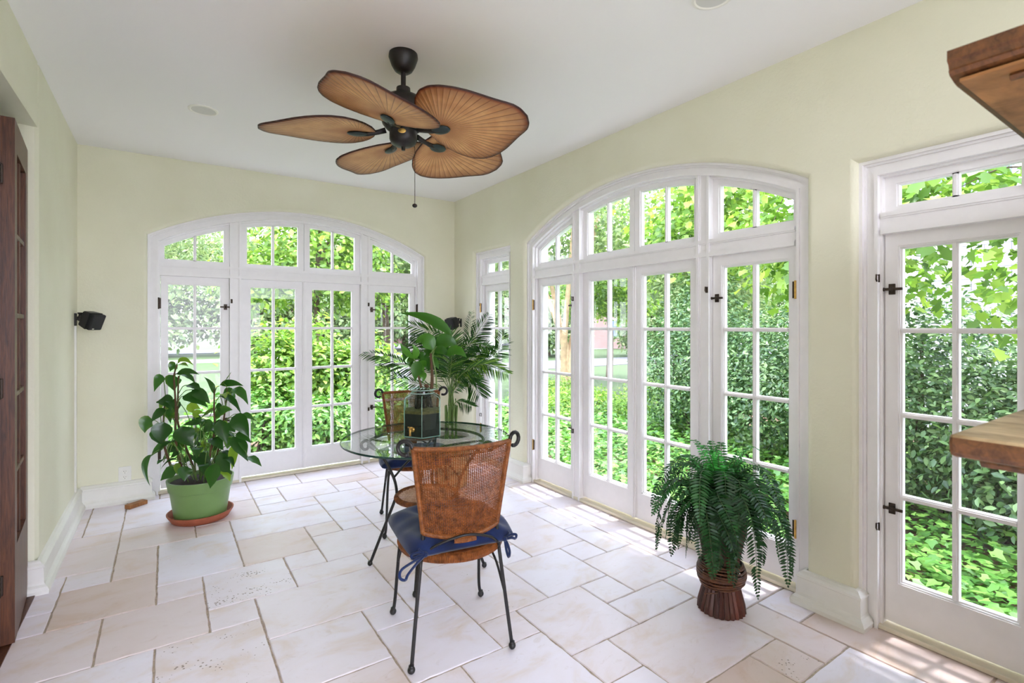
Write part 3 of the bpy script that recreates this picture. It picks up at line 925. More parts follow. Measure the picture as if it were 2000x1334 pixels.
# ------------------------------------------------------------------ ceiling fan
def ceiling_fan():
    cx, cy = .978, 2.402
    t = thing('ceiling_fan', 'dark bronze ceiling fan with five palm leaf shaped blades', 'ceiling fan', (cx, cy, H))
    mb = MB(); mb.lathe([(.0, 0), (.070, 0), (.072, -.018), (.066, -.035), (.058, -.058), (.044, -.082), (.030, -.092), (0, -.093)], 32, cap=False)
    auto_smooth(mb.build('canopy', M['fanmetal'], t), 50)
    mb = MB(); mb.tube([(0, 0, -.08), (0, 0, -.23)], .0125, 16); mb.lathe([(0, -.165), (.034, -.168), (.036, -.20), (.03, -.205)], 20, cap=False)
    auto_smooth(mb.build('downrod', M['fanmetal'], t), 50)
    mb = MB(); mb.lathe([(0, -.20), (.05, -.203), (.085, -.218), (.108, -.24), (.112, -.275), (.112, -.315), (.102, -.35), (.085, -.372), (.07, -.38), (0, -.38)], 40, cap=False)
    auto_smooth(mb.build('motor_housing', M['fanmetal'], t), 40)
    mb = MB(); mb.lathe([(0, -.378), (.064, -.379), (.068, -.39), (.068, -.425), (.06, -.445), (.04, -.456), (.014, -.460), (.010, -.462), (.009, -.478), (0, -.479)], 36, cap=False)
    sh = auto_smooth(mb.build('switch_housing', M['fanmetal'], t), 40)
    mb = MB(); mb.sphere((0, 0, 0), .02, 14, (1, .12, .6))
    bd = mb.build('badge', M['brass'], sh, True)
    bd.location = (-.0315, -.060, -.405); bd.rotation_euler = (0, 0, R_(-28))
    # blades
    S = [0, .03, .08, .15, .24, .34, .44, .54, .64, .73, .81, .88, .94, .98, 1]
    Fv = [0, .34, .58, .80, .95, 1, .97, .89, .77, .63, .50, .40, .31, .19, 0]
    pitches = [7.7, 15.2, 16.1, 17.0, 15.9]
    ph0, zb, Wd, u0, u1, dr = 158.24, 2.316 - H, .273, .129, .669, -.045
    NA, NRg = 220, 14
    ub = u0 + .085
    ss = np.r_[np.linspace(0, .1, 30) ** 1.0, np.linspace(.1, .9, 90)[1:], np.linspace(.9, 1, 30)[1:]]
    ff = np.interp(ss, S, Fv)
    fs_ = ff.copy(); k = np.ones(5) / 5
    fs_[4:-4] = np.convolve(ff, k, 'same')[4:-4]
    ou = np.r_[u0 + (u1 - u0) * ss, (u0 + (u1 - u0) * ss)[::-1][1:-1]]
    ov = np.r_[Wd * fs_, -(Wd * fs_)[::-1][1:-1]]
    an = np.arctan2(ov, ou - ub); order = np.argsort(an); an = an[order]; rd = np.hypot(ou - ub, ov)[order]
    A = np.linspace(-PI, PI, NA, endpoint=False)
    Rr = np.interp(A, np.r_[an - 2 * PI, an, an + 2 * PI], np.r_[rd, rd, rd])
    def blade_mesh():
        vs, uvs, fs = [], [], []
        for side in (0, 1):
            vs.append((ub, 0, (-.004 if side else .004))); uvs.append((0, 0))
            for j in range(1, NRg + 1):
                q = j / NRg
                for i in range(NA):
                    u = ub + math.cos(A[i]) * Rr[i] * q; v = math.sin(A[i]) * Rr[i] * q
                    vs.append((u, v, (-.0035 if side else .0035) + dr * (u - u0)))
                    uvs.append((i / NA, q))
        per = 1 + NRg * NA
        for side in (0, 1):
            o = side * per
            for i in range(NA):
                fs.append((o, o + 1 + i, o + 1 + (i + 1) % NA))
                for j in range(NRg - 1):
                    p = o + 1 + j * NA
                    fs.append((p + i, p + NA + i, p + NA + (i + 1) % NA, p + (i + 1) % NA))
        p = 1 + (NRg - 1) * NA
        for i in range(NA):
            fs.append((p + i, per + p + i, per + p + (i + 1) % NA, p + (i + 1) % NA))
        o = mobj('blade', vs, fs, M['fan'], None, True)
        ul = o.data.uv_layers.new(name='fan')
        for pl in o.data.polygons:
            us = [uvs[vi] for vi in pl.vertices]
            wrap = max(u[0] for u in us) - min(u[0] for u in us if u[1] > 0) > .5
            for li, (a, b) in zip(pl.loop_indices, us):
                if wrap and a < .5: a += 1.0
                if b == 0: a = sum(w[0] + (1 if wrap and w[0] < .5 else 0) for w in us if w[1] > 0) / 2
                ul.data[li].uv = (a, b)
        return o
    b0 = blade_mesh()
    mb = MB()
    mb.sphere((ub + .005, 0, -.012 + dr * .08), .05, 20, (1.0, .62, .22))
    md = mb.build('medallion', M['medal'], None, True)
    mb = MB()
    mb.tube([(.085, 0, .012), (.12, 0, .0), (.17, 0, -.012), (ub, 0, -.014)], [.014, .012, .012, .014], 10)
    arm = mb.build('blade_arm', M['fanmetal'], None, True)
    for i in range(5):
        b = b0 if i == 0 else b0.copy()
        if i: COL.objects.link(b)
        b.parent = t
        b.location = (0, 0, zb)
        b.rotation_mode = 'XYZ'
        b.rotation_euler = (-R_(pitches[i]), 0, R_(ph0 + 72 * i))
        m2 = md if i == 0 else md.copy(); a2 = arm if i == 0 else arm.copy()
        if i: COL.objects.link(m2); COL.objects.link(a2)
        m2.parent = b; a2.parent = b
    mb = MB()
    cxp = (.060, .012)
    pts = [(cxp[0], cxp[1], -.43), (cxp[0] + .006, cxp[1], -.45), (cxp[0] + .006, cxp[1], -.735)]
    mb.tube(pts, .0016, 6)
    ch = mb.build('pull_chain', M['dkmetal'], t)
    mb = MB(); mb.sphere((cxp[0] + .006, cxp[1], -.742), .013, 14, (1, 1, .8))
    mb.build('pull_knob', M['fanmetal'], ch, True)
ceiling_fan()

# ------------------------------------------------------------------ recessed lights, speakers, outlet, raceway
def downlight(p, label):
    t = thing('recessed_light', label, 'ceiling light', (p[0], p[1], H), 0, 'recessed ceiling lights')
    mb = MB(); mb.lathe([(.083, 0.0), (.083, -.004), (.072, -.007), (.066, -.003), (.064, .0)], 40, cap=False)
    auto_smooth(mb.build('trim_ring', M['wplastic'], t))
    mb = MB(); mb.lathe([(0, -.0030), (.066, -.0030), (.066, -.0005), (0, -.0005)], 40, cap=False)
    mb.build('lens', M['lamp'], t)
downlight(at_z(397, 215, H), 'round white recessed light in the ceiling left of the fan')
downlight(at_z(1392, -6, H), 'round white recessed light at the top of the picture, right of the fan')

def speaker(name, base, rotz, tilt, roll, label, sc=1.0, arm=.055):
    """base on the wall corner, x axis points into the room"""
    t = thing(name, label, 'speaker', base, rotz, 'small wall speakers')
    mb = MB(); mb.box((0, -.012, -.045), (.010, .012, .045), .003); mb.tube([(.008, 0, 0), (.03, 0, .005)], .008, 10)
    mb.sphere((.034, 0, .008), .021, 14); mb.tube([(.034, 0, .01), (.034, 0, .042)], .010, 10); mb.lathe([(0, .040), (.015, .040), (.016, .05), (0, .051)], 12, (.034, 0, 0), False)
    mb.tube([(.034, 0, .008), (arm + .015, 0, .012)], .010, 10)
    mb.build('bracket', M['plastic'], t, True)
    c = MB(); 
    w, h, d = .058, .062, .072
    bmm = bmesh.new()
    vs = [bmm.verts.new(v) for v in ((0, -w * .78, -h * .86), (0, w * .78, -h * .86), (0, w * .78, h * .86), (0, -w * .78, h * .86), (d, -w, -h), (d, w, -h), (d, w, h), (d, -w, h))]
    for q in ((0, 3, 2, 1), (4, 5, 6, 7), (0, 1, 5, 4), (1, 2, 6, 5), (2, 3, 7, 6), (3, 0, 4, 7)):
        bmm.faces.new([vs[i] for i in q])
    bmesh.ops.bevel(bmm, geom=list(bmm.edges), offset=.006, segments=2, affect='EDGES')
    c.bm(bmm)
    cab = c.build('cabinet', M['plastic'], t)
    cab.location = (arm + .005, 0, .012); cab.rotation_euler = (R_(roll[0]), R_(tilt), R_(roll[1]))
    g = MB(); g.box((d - .001, -w + .003, -h + .003), (d + .028, w - .003, h - .003), .010)
    g.build('grille', M['grille'], cab)
    g = MB(); g.box((d + .0275, -.030, -h + .012), (d + .0292, -.014, -h + .018), .0005)
    g.build('badge', M['wplastic'], cab)
    return t
speaker('wall_speaker', (L_ + .002, BW - .14, 1.408), R_(-22), 22, (0, -14), 'small black speaker on a bracket at the left corner', arm=.062)
speaker('wall_speaker', (RW - .002, BW - .16, 1.395), R_(180), 20, (0, 12), 'small black speaker in the far corner above the palm fronds', arm=.062)
mb = MB(); mb.box((L_, BW - .155, .164), (L_ + .012, BW - .125, 1.36), .002)
struct(mb.build('trim_2', M['base']), 'thin white cable cover running down below the left corner speaker', 'cable cover')

t = thing('wall_outlet', 'white double power outlet low on the far wall', 'power outlet', (-.262, BW, .212))
mb = MB(); mb.box((-.040, -.006, -.062), (.040, 0, .062), .002); mb.build('cover_plate', M['base'], t)
for z in (.0215, -.0215):
    mb = MB(); mb.lathe([(0, -.0085), (.0165, -.0085), (.0172, -.006), (.0172, -.004)], 24, cap=False, fn=lambda q, a, i: (q[0], q[2], q[1] * .84 + z))
    r = mb.build('receptacle', M['wplastic'], t)
    mb = MB(); mb.box((-.0075, -.0092, z + .001), (-.005, -.0083, z + .009)); mb.box((.005, -.0092, z + .002), (.0072, -.0083, z + .008)); mb.box((-.002, -.0092, z - .0095), (.002, -.0083, z - .005))
    mb.build('slots', M['slot'], r)

bl = MB(); bl.box((-.068, -.026, 0), (.068, .026, .030), .002)
o = bl.build('wood_block', M['block'])
p1, p2 = at_z(250, 996, 0), at_z(285, 983, 0)
o.location = (-.185, 4.775, .0005); o.rotation_euler = (0, 0, R_(38))
tag(o, 'short offcut of brown wood lying on the tiles below the outlet', 'wood block')

# ------------------------------------------------------------------ wooden shelf unit at the right edge
def shelf_unit():
    X0, Y0 = 1.143, .311
    t = thing('wooden_shelf_unit', 'honey oak shelf unit with thick worn ledge and moulded cornice at the right edge', 'shelf unit', (X0, Y0, 0))
    xe = 1.36
    def prism(name, prof, ylo, yhi, mat, x_cut=None):
        """prof: outline (x,z) seen along Y; extruded in Y"""
        mb = MB(); n = len(prof)
        mb.add([(x, ylo, z) for x, z in prof] + [(x, yhi, z) for x, z in prof], [tuple(range(n)), tuple(range(n, 2 * n))[::-1]] + [(i, (i + 1) % n, n + (i + 1) % n, n + i) for i in range(n)])
        o = mb.build(name, mat, t); return o
    zt = 1.1695
    o = prism('ledge', [(.004, zt), (-.002, zt - .004), (-.003, zt - .016), (.0, zt - .030), (.006, zt - .038), (.02, zt - .042), (xe, zt - .042), (xe, zt)], -.62, 0, M['oaktop'])
    o.data.materials.append(M['oakdark'])
    for p in o.data.polygons:
        if p.normal.z < .7: p.material_index = 1
    bv = o.modifiers.new('bevel', 'BEVEL'); bv.width = .006; bv.segments = 2; bv.limit_method = 'ANGLE'; bv.angle_limit = R_(50)
    prism('ledge_moulding', [(.050, zt - .042), (.050, zt - .052), (.058, zt - .060), (xe, zt - .060), (xe, zt - .042)], -.60, -.03, M['oakdark'])
    zu = 1.795
    prism('cornice', [(-.008, zu + .048), (-.008, zu + .030), (-.002, zu + .026), (.002, zu + .018), (.0, zu + .014), (.006, zu + .008), (.03, zu + .002), (.045, zu), (xe, zu), (xe, zu + .048)], -.62, 0, M['oakdark'])
    prism('soffit', [(.012, zu + .0005), (.012, zu - .005), (xe, zu - .005), (xe, zu + .0005)], -.60, -.012, M['oak'])
    prism('cornice_bead', [(.046, zu - .004), (.042, zu - .010), (.046, zu - .016), (.054, zu - .016), (.056, zu - .004)], -.60, -.07, M['oakdark'])
    # carcass outside the view: back board, end panel and body below the ledge
    mb = MB(); mb.box((.30, -.60, 1.16), (.335, -.34, zu)); mb.box((.30, -.60, 1.16), (xe, -.575, zu)); mb.build('upper_back', M['oak'], t)
    mb = MB(); mb.box((.16, -.60, 0.002), (xe, -.20, zt - .06)); mb.build('carcass', M['oak'], t)
shelf_unit()

# ------------------------------------------------------------------ table, chairs, cushions
TC = (1.222, 2.655)
TZ = .735
def rot2(x, y, a):
    return (x * math.cos(a) - y * math.sin(a), x * math.sin(a) + y * math.cos(a))
def table():
    t = thing('dining_table', 'round glass-topped table on curved black iron legs', 'table', (TC[0], TC[1], 0))
    mb = MB(); r = .468
    mb.lathe([(0, TZ - .011), (r - .003, TZ - .011), (r, TZ - .008), (r, TZ - .003), (r - .003, TZ), (0, TZ)], 96, cap=False)
    o = mb.build('glass_top', None, t, False, mats=[M['tglass'], M['tedge']])
    for p in o.data.polygons:
        if abs(p.normal.z) < .9: p.material_index = 1
    auto_smooth(o, 30)
    mb = MB()
    mb.tube([(.318 * math.cos(a * PI / 40), .318 * math.sin(a * PI / 40), TZ - .020) for a in range(80)], .0085, 10, True)
    mb.build('hoop', M['iron'], t, True)
    for k, a in enumerate((144, 235, 324, 55)):
        a = R_(a)
        def P(r, z): return (r * math.cos(a), r * math.sin(a), z)
        mb = MB()
        pts = catmull([P(.325, .012), P(.255, .19), P(.182, .375), P(.172, .41), P(.186, .49), P(.235, .59), P(.300, .672), P(.335, .705)], 5)
        cc = (.350, .680)
        for q in range(1, 15):
            th = R_(125 - q * 24); rr = .031 - q * .0012
            pts.append(Vector(P(cc[0] + rr * math.cos(th), cc[1] + rr * math.sin(th))))
        mb.tube(pts, .0085, 8)
        lg = mb.build('leg', M['iron'], t, True)
        mb = MB(); mb.sphere(P(.325, .0135), .0145, 12); mb.lathe([(.012, .018), (.012, .026)], 12, (P(.325, 0)[0], P(.325, 0)[1], 0))
        mb.build('foot', M['iron'], lg, True)
        mb = MB()
        a2 = a + R_(90)
        mb.tube(catmull([P(.19, .50), P(.10, .60), (0.02 * math.cos(a2), 0.02 * math.sin(a2), .655)], 6), .006, 8)
        mb.tube(catmull([(0.02 * math.cos(a2), 0.02 * math.sin(a2), .655), P(.14, .69), P(.318, TZ - .02)], 6), .006, 8)
        mb.build('brace', M['iron'], t, True)
    mb = MB()
    mb.tn = .5
    for k in range(19):
        r = .014 + k * .0078
        nn = 72
        mb.tube([(r * math.cos(2 * PI * i / nn), r * math.sin(2 * PI * i / nn), .404 + .0022 * (1 if (i + k) % 2 else -1)) for i in range(nn)], .0028, 4, True)
    for k in range(36):
        a = 2 * PI * k / 36
        mb.tube([(.006 * math.cos(a), .006 * math.sin(a), .404), (.16 * math.cos(a), .16 * math.sin(a), .404)], .002, 4)
    mb.build('wicker_shelf', M['wickl'], t)
    mb = MB(); nn = 160
    for k in range(nn):
        a = 2 * PI * k / nn
        c = (.168 * math.cos(a), .168 * math.sin(a), .402)
        pts = [(c[0] + .012 * math.cos(b) * math.cos(a), c[1] + .012 * math.cos(b) * math.sin(a), c[2] + .014 * math.sin(b)) for b in np.linspace(0, 2 * PI, 9)[:-1]]
        mb.tube(pts, .0034, 4, True)
    mb.build('shelf_rim', M['wick'], t)
table()

def chair(name, origin, rotz, label):
    t = thing(name, label, 'chair', (origin[0], origin[1], 0), rotz, 'wicker and iron chairs at the table')
    PB = {-1: (-.158, -.182, .527), 1: (.158, -.182, .527)}
    PT = {-1: (-.203, -.212, .876), 1: (.203, -.212, .876)}
    bulge = lambda u: -.060 * (1 - u * u)
    def wp(u, v, off=0.0):
        """u -1..1 across, v 0..1 up"""
        x = u * (.158 + .045 * v); y = -.182 - .030 * v + bulge(u) - off
        return Vector((x, y, .527 + .349 * v - .012 * (1 - u * u) * (1 - v)))
    # legs
    for sx in (-1, 1):
        mb = MB()
        mb.tube(catmull([(sx * .212, -.222, .012), (sx * .190, -.202, .21), (sx * .166, -.184, .425)], 6), .0078, 8)
        lg = mb.build('leg', M['iron'], t, True)
        mb = MB(); mb.sphere((sx * .212, -.222, .0145), .0155, 12); mb.lathe([(.010, .02), (.011, .032)], 10, (sx * .212, -.222, 0)); mb.build('foot', M['iron'], lg, True)
        mb = MB()
        mb.tube(catmull([(sx * .217, .222, .012), (sx * .207, .222, .08), (sx * .196, .185, .30), (sx * .186, .165, .415)], 6), .0078, 8)
        lg = mb.build('leg', M['iron'], t, True)
        mb = MB(); mb.sphere((sx * .217, .222, .0145), .0155, 12); mb.lathe([(.010, .02), (.011, .032)], 10, (sx * .217, .222, 0)); mb.build('foot', M['iron'], lg, True)
        mb = MB()
        mb.tube(catmull([(sx * .199, .196, .25), (sx * .185, .12, .36), (sx * .14, .03, .408)], 6), .0052, 8)
        mb.tube(catmull([(sx * .187, -.199, .23), (sx * .17, -.12, .35), (sx * .14, -.03, .408)], 6), .0052, 8)
        mb.build('side_brace', M['iron'], t, True)
    # back frame with scrolls
    mb = MB()
    for sx in (-1, 1):
        pts = catmull([(sx * .166, -.184, .425), PB[sx], (sx * .180, -.197, .70), PT[sx]], 5)
        d = Vector((sx * .86, .50, 0))
        c = Vector(PT[sx]) + d * .034 + Vector((0, 0, .002))
        for q in range(0, 13):
            th = R_(172 - q * 24)
            pts.append(c + d * (.030 * math.cos(th)) + Vector((0, 0, .028 * math.sin(th))))
        mb.tube(pts, .0085, 10)
    mb.tube(catmull([(-.156, -.197, .450), (-.11, -.232, .492), (-.03, -.256, .522), (.03, -.256, .522), (.11, -.232, .492), (.156, -.197, .450)], 6), .0055, 8)
    mb.build('back_frame', M['iron'], t, True)
    # woven back: stakes and weavers
    NS, NW = 44, 62
    mb = MB()
    for i in range(NS + 1):
        u = -1 + 2 * i / NS
        mb.tube([wp(u, v) for v in np.linspace(0, 1, 7)], .0021, 4, cap=False)
    for j in range(NW):
        v = .015 + .97 * j / (NW - 1)
        jj = random.uniform(-.0012, .0012)
        pts = []
        for i in range(2 * NS + 1):
            u = -1 + i / NS
            s = 0 if i % 2 else (1 if (i // 2 + j) % 2 else -1)
            pts.append(wp(u, v + jj, s * .0030))
        mb.tube(pts, .0019, 4, cap=False)
    mb.build('backrest', M['wick'], t)
    mb = MB()
    mb.tube([wp(u, 1.0) for u in np.linspace(-1, 1, 40)], .0095, 8)
    mb.tube([wp(u, 0.0) for u in np.linspace(-1, 1, 40)], .0105, 8)
    mb.tube([wp(u, -.035, .004) for u in np.linspace(-.28, .28, 14)], .013, 8)
    for s in (-1, 1):
        mb.tube([wp(s, v) for v in np.linspace(0, 1, 20)], .0105, 8)
    mb.build('backrest_edging', M['wrap'], t, True)
    mb = MB()
    mb.lathe([(0, .408), (.20, .408), (.218, .412), (.228, .424), (.226, .438), (.214, .447), (.19, .445), (0, .440)], 48, (0, -.020, 0), False)
    mb.build('seat', M['wick'], t, True)
    mb = MB(); nn = 210
    for k in range(nn):
        a = 2 * PI * k / nn
        pts = [((.214 + .0165 * math.cos(b)) * math.cos(a), (.214 + .0165 * math.cos(b)) * math.sin(a) - .020, .428 + .0195 * math.sin(b)) for b in np.linspace(0, 2 * PI, 9)[:-1]]
        mb.tube(pts, .0032, 4, True)
    mb.build('seat_rim', M['wick'], t)
    return t
CH1 = ((1.05, 2.04), R_(-12.7))
c1 = chair('wicker_chair', *CH1, 'brown wicker-backed iron chair with its back to the viewer')
CH2 = ((1.43, 3.306), R_(163.3))
c2 = copy_tree(c1)
c2.location = (CH2[0][0], CH2[0][1], 0); c2.rotation_euler = (0, 0, CH2[1])
c2['label'] = 'wicker-backed iron chair on the far side of the glass table'

def cushion(origin, rotz, label, yaw=0.0):
    t = thing('seat_cushion', label, 'cushion', (origin[0], origin[1], .4475), rotz + yaw, 'navy tie-on seat cushions')
    N = 40; vs = []; rnd = random.Random(5)
    def edge(x, y):
        a, b = abs(x), abs(y)
        return x * (1 - .10 * (1 - b ** 2) * 0 ) , y
    S = .236
    def fold(x, y):
        return .006 * math.sin(9 * x + 4 * y) * (x * x) + .006 * math.sin(10 * y - 3 * x) * (y * y) + .003 * math.sin(13 * math.atan2(y, x) + 2 * x) * min(1, math.hypot(x, y)) ** 3
    for side in (1, -1):
        for j in range(N + 1):
            for i in range(N + 1):
                x = -1 + 2 * i / N; y = -1 + 2 * j / N
                e = max(0, (1 - abs(x) ** 4)) ** .42 * max(0, (1 - abs(y) ** 4)) ** .42
                rc = 1 - .085 * (abs(x) * abs(y)) ** 3; px = x * S * rc; py = y * S * rc
                h = .040 * e + (fold(x, y) * e * 1.2 if side > 0 else 0)
                tuft = sum(math.exp(-((x - a) ** 2 + (y - b) ** 2) / .035) for a in (-.38, .38) for b in (-.38, .38))
                h -= .012 * tuft * e
                zz = .021 + (side * h * 1.25 if side > 0 else -min(h, .020)) - .16 * max(0, math.hypot(px, py) - .235)
                corner = 0
                vs.append((px * 1.03, py + .016, zz))
    n1 = (N + 1) ** 2; fs = []
    for j in range(N):
        for i in range(N):
            a = j * (N + 1) + i
            fs.append((a, a + 1, a + N + 2, a + N + 1)); fs.append((n1 + a, n1 + a + N + 1, n1 + a + N + 2, n1 + a + 1))
    o = mobj('pad', vs, fs, M['navy'], t)
    bm = bmesh.new(); bm.from_mesh(o.data); bmesh.ops.remove_doubles(bm, verts=bm.verts, dist=1e-4); bmesh.ops.recalc_face_normals(bm, faces=bm.faces)
    for f in bm.faces: f.smooth = True
    bm.to_mesh(o.data); bm.free()
    for sx in (-1, 1):
        mb = MB()
        bx, by = sx * .172, -.198
        def rib(pts, w=.0055):
            P = catmull(pts, 5); vs = []
            for i, p in enumerate(P):
                d = (P[min(i + 1, len(P) - 1)] - P[max(i - 1, 0)]).normalized()
                sd = d.cross(Vector((0, 1, .2))).normalized() * w
                nn = d.cross(sd).normalized() * .0012
                vs += [p + sd + nn, p - sd + nn, p - sd - nn, p + sd - nn]
            fs = []
            for i in range(len(P) - 1):
                for k in range(4):
                    fs.append((i * 4 + k, i * 4 + (k + 1) % 4, i * 4 + 4 + (k + 1) % 4, i * 4 + 4 + k))
            fs += [(0, 1, 2, 3), tuple(len(P) * 4 - 4 + k for k in range(4))]
            mb.add(vs, fs)
        rib([(sx * .20, -.20, .03), (sx * .19, -.212, .02), (bx, by - .014, .014)], .008)
        rib([(bx, by - .016, .012), (bx + sx * .018, by + .004, .016), (bx + sx * .012, by + .018, .012), (bx - sx * .004, by - .012, .01)], .007)
        rib([(bx, by - .018, .010), (bx - .04, by - .030, -.012), (bx - .075, by - .034, -.045), (bx - .085, by - .034, -.064), (bx - .106, by - .036, -.05), (bx - .10, by - .034, -.022), (bx - .05, by - .03, .0), (bx, by - .016, .010)] if sx < 0 else [(bx, by - .018, .010), (bx + .010, by - .024, -.012), (bx + .020, by - .022, -.045), (bx + .016, by - .022, -.066), (bx + .006, by - .022, -.04), (bx, by - .016, .008)])
        rib([(bx, by - .018, .010), (bx + sx * .03, by - .02, .012), (bx + sx * .05, by - .016, .004), (bx + sx * .055, by - .012, .018), (bx + sx * .03, by - .012, .022), (bx, by - .016, .012)])
        mb.sphere((bx, by - .016, .011), .0105, 10)
        mb.build('tie', M['navy'], t, True)
    return t
cushion(CH1[0], CH1[1], 'navy blue tied cushion on the near chair', R_(4))
cushion(CH2[0], CH2[1], 'navy blue cushion on the far chair under the glass table', R_(-3))

# ------------------------------------------------------------------ house plants
class Leaves:
    """a plant's foliage gathered in one mesh, with a per-leaf tint"""
    def __init__(s): s.v = []; s.f = []; s.t = []
    def blade(s, base, ctrl, tip, width, nrm, tint, prof=None, n=9, fold=.18, wav=0.0):
        B, Cc, T = Vector(base), Vector(ctrl), Vector(tip)
        o = len(s.v)
        prof = prof or (lambda q: math.sin(PI * q ** .74) ** 1.0 * (1 - .25 * q * q) if 0 < q < 1 else 0.0)
        for i in range(n + 1):
            q = i / n
            p = B * (1 - q) ** 2 + Cc * 2 * q * (1 - q) + T * q * q
            d = ((Cc - B) * (1 - q) + (T - Cc) * q).normalized()
            sd = d.cross(nrm)
            sd = sd.normalized() if sd.length > 1e-5 else d.orthogonal().normalized()
            nn = sd.cross(d).normalized()
            w = width * .5 * prof(q)
            up = nn * (fold * w)
            wv = nn * (wav * w * math.sin(i * 2.1))
            s.v += [p + sd * w + up + wv, p + sd * w * .5 + up * .35, p, p - sd * w * .5 + up * .35, p - sd * w + up - wv]
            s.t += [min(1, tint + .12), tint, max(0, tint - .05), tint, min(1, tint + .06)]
        for i in range(n):
            for k in range(4):
                a = o + i * 5 + k
                s.f.append((a, a + 1, a + 6, a + 5))
    def leaflet(s, p, d, L, w, nrm, tint, droop=0.0):
        d = Vector(d).normalized(); sd = d.cross(nrm)
        sd = sd.normalized() if sd.length > 1e-5 else d.orthogonal().normalized()
        o = len(s.v); dn = Vector((0, 0, -1)) * droop * L
        s.v += [p, p + d * L * .35 + sd * w * .5 + dn * .15, p + d * L * .72 + sd * w * .36 + dn * .55, p + d * L + dn, p + d * L * .72 - sd * w * .36 + dn * .55, p + d * L * .35 - sd * w * .5 + dn * .15]
        s.t += [tint] * 6
        s.f += [(o, o + 1, o + 2, o + 3), (o, o + 3, o + 4, o + 5)]
    def build(s, name, mat, parent=None, smooth=True):
        o = mobj(name, s.v, s.f, mat, parent, smooth, recalc=False)
        a = o.data.attributes.new('tint', 'FLOAT', 'POINT'); a.data.foreach_set('value', np.array(s.t, dtype=np.float32))
        return o

def view_dir(p):
    return (Vector((0, 0, CAM_H)) - Vector(p)).normalized()
def rv(s=1.0, rnd=random):
    return Vector((rnd.gauss(0, s), rnd.gauss(0, s), rnd.gauss(0, s)))

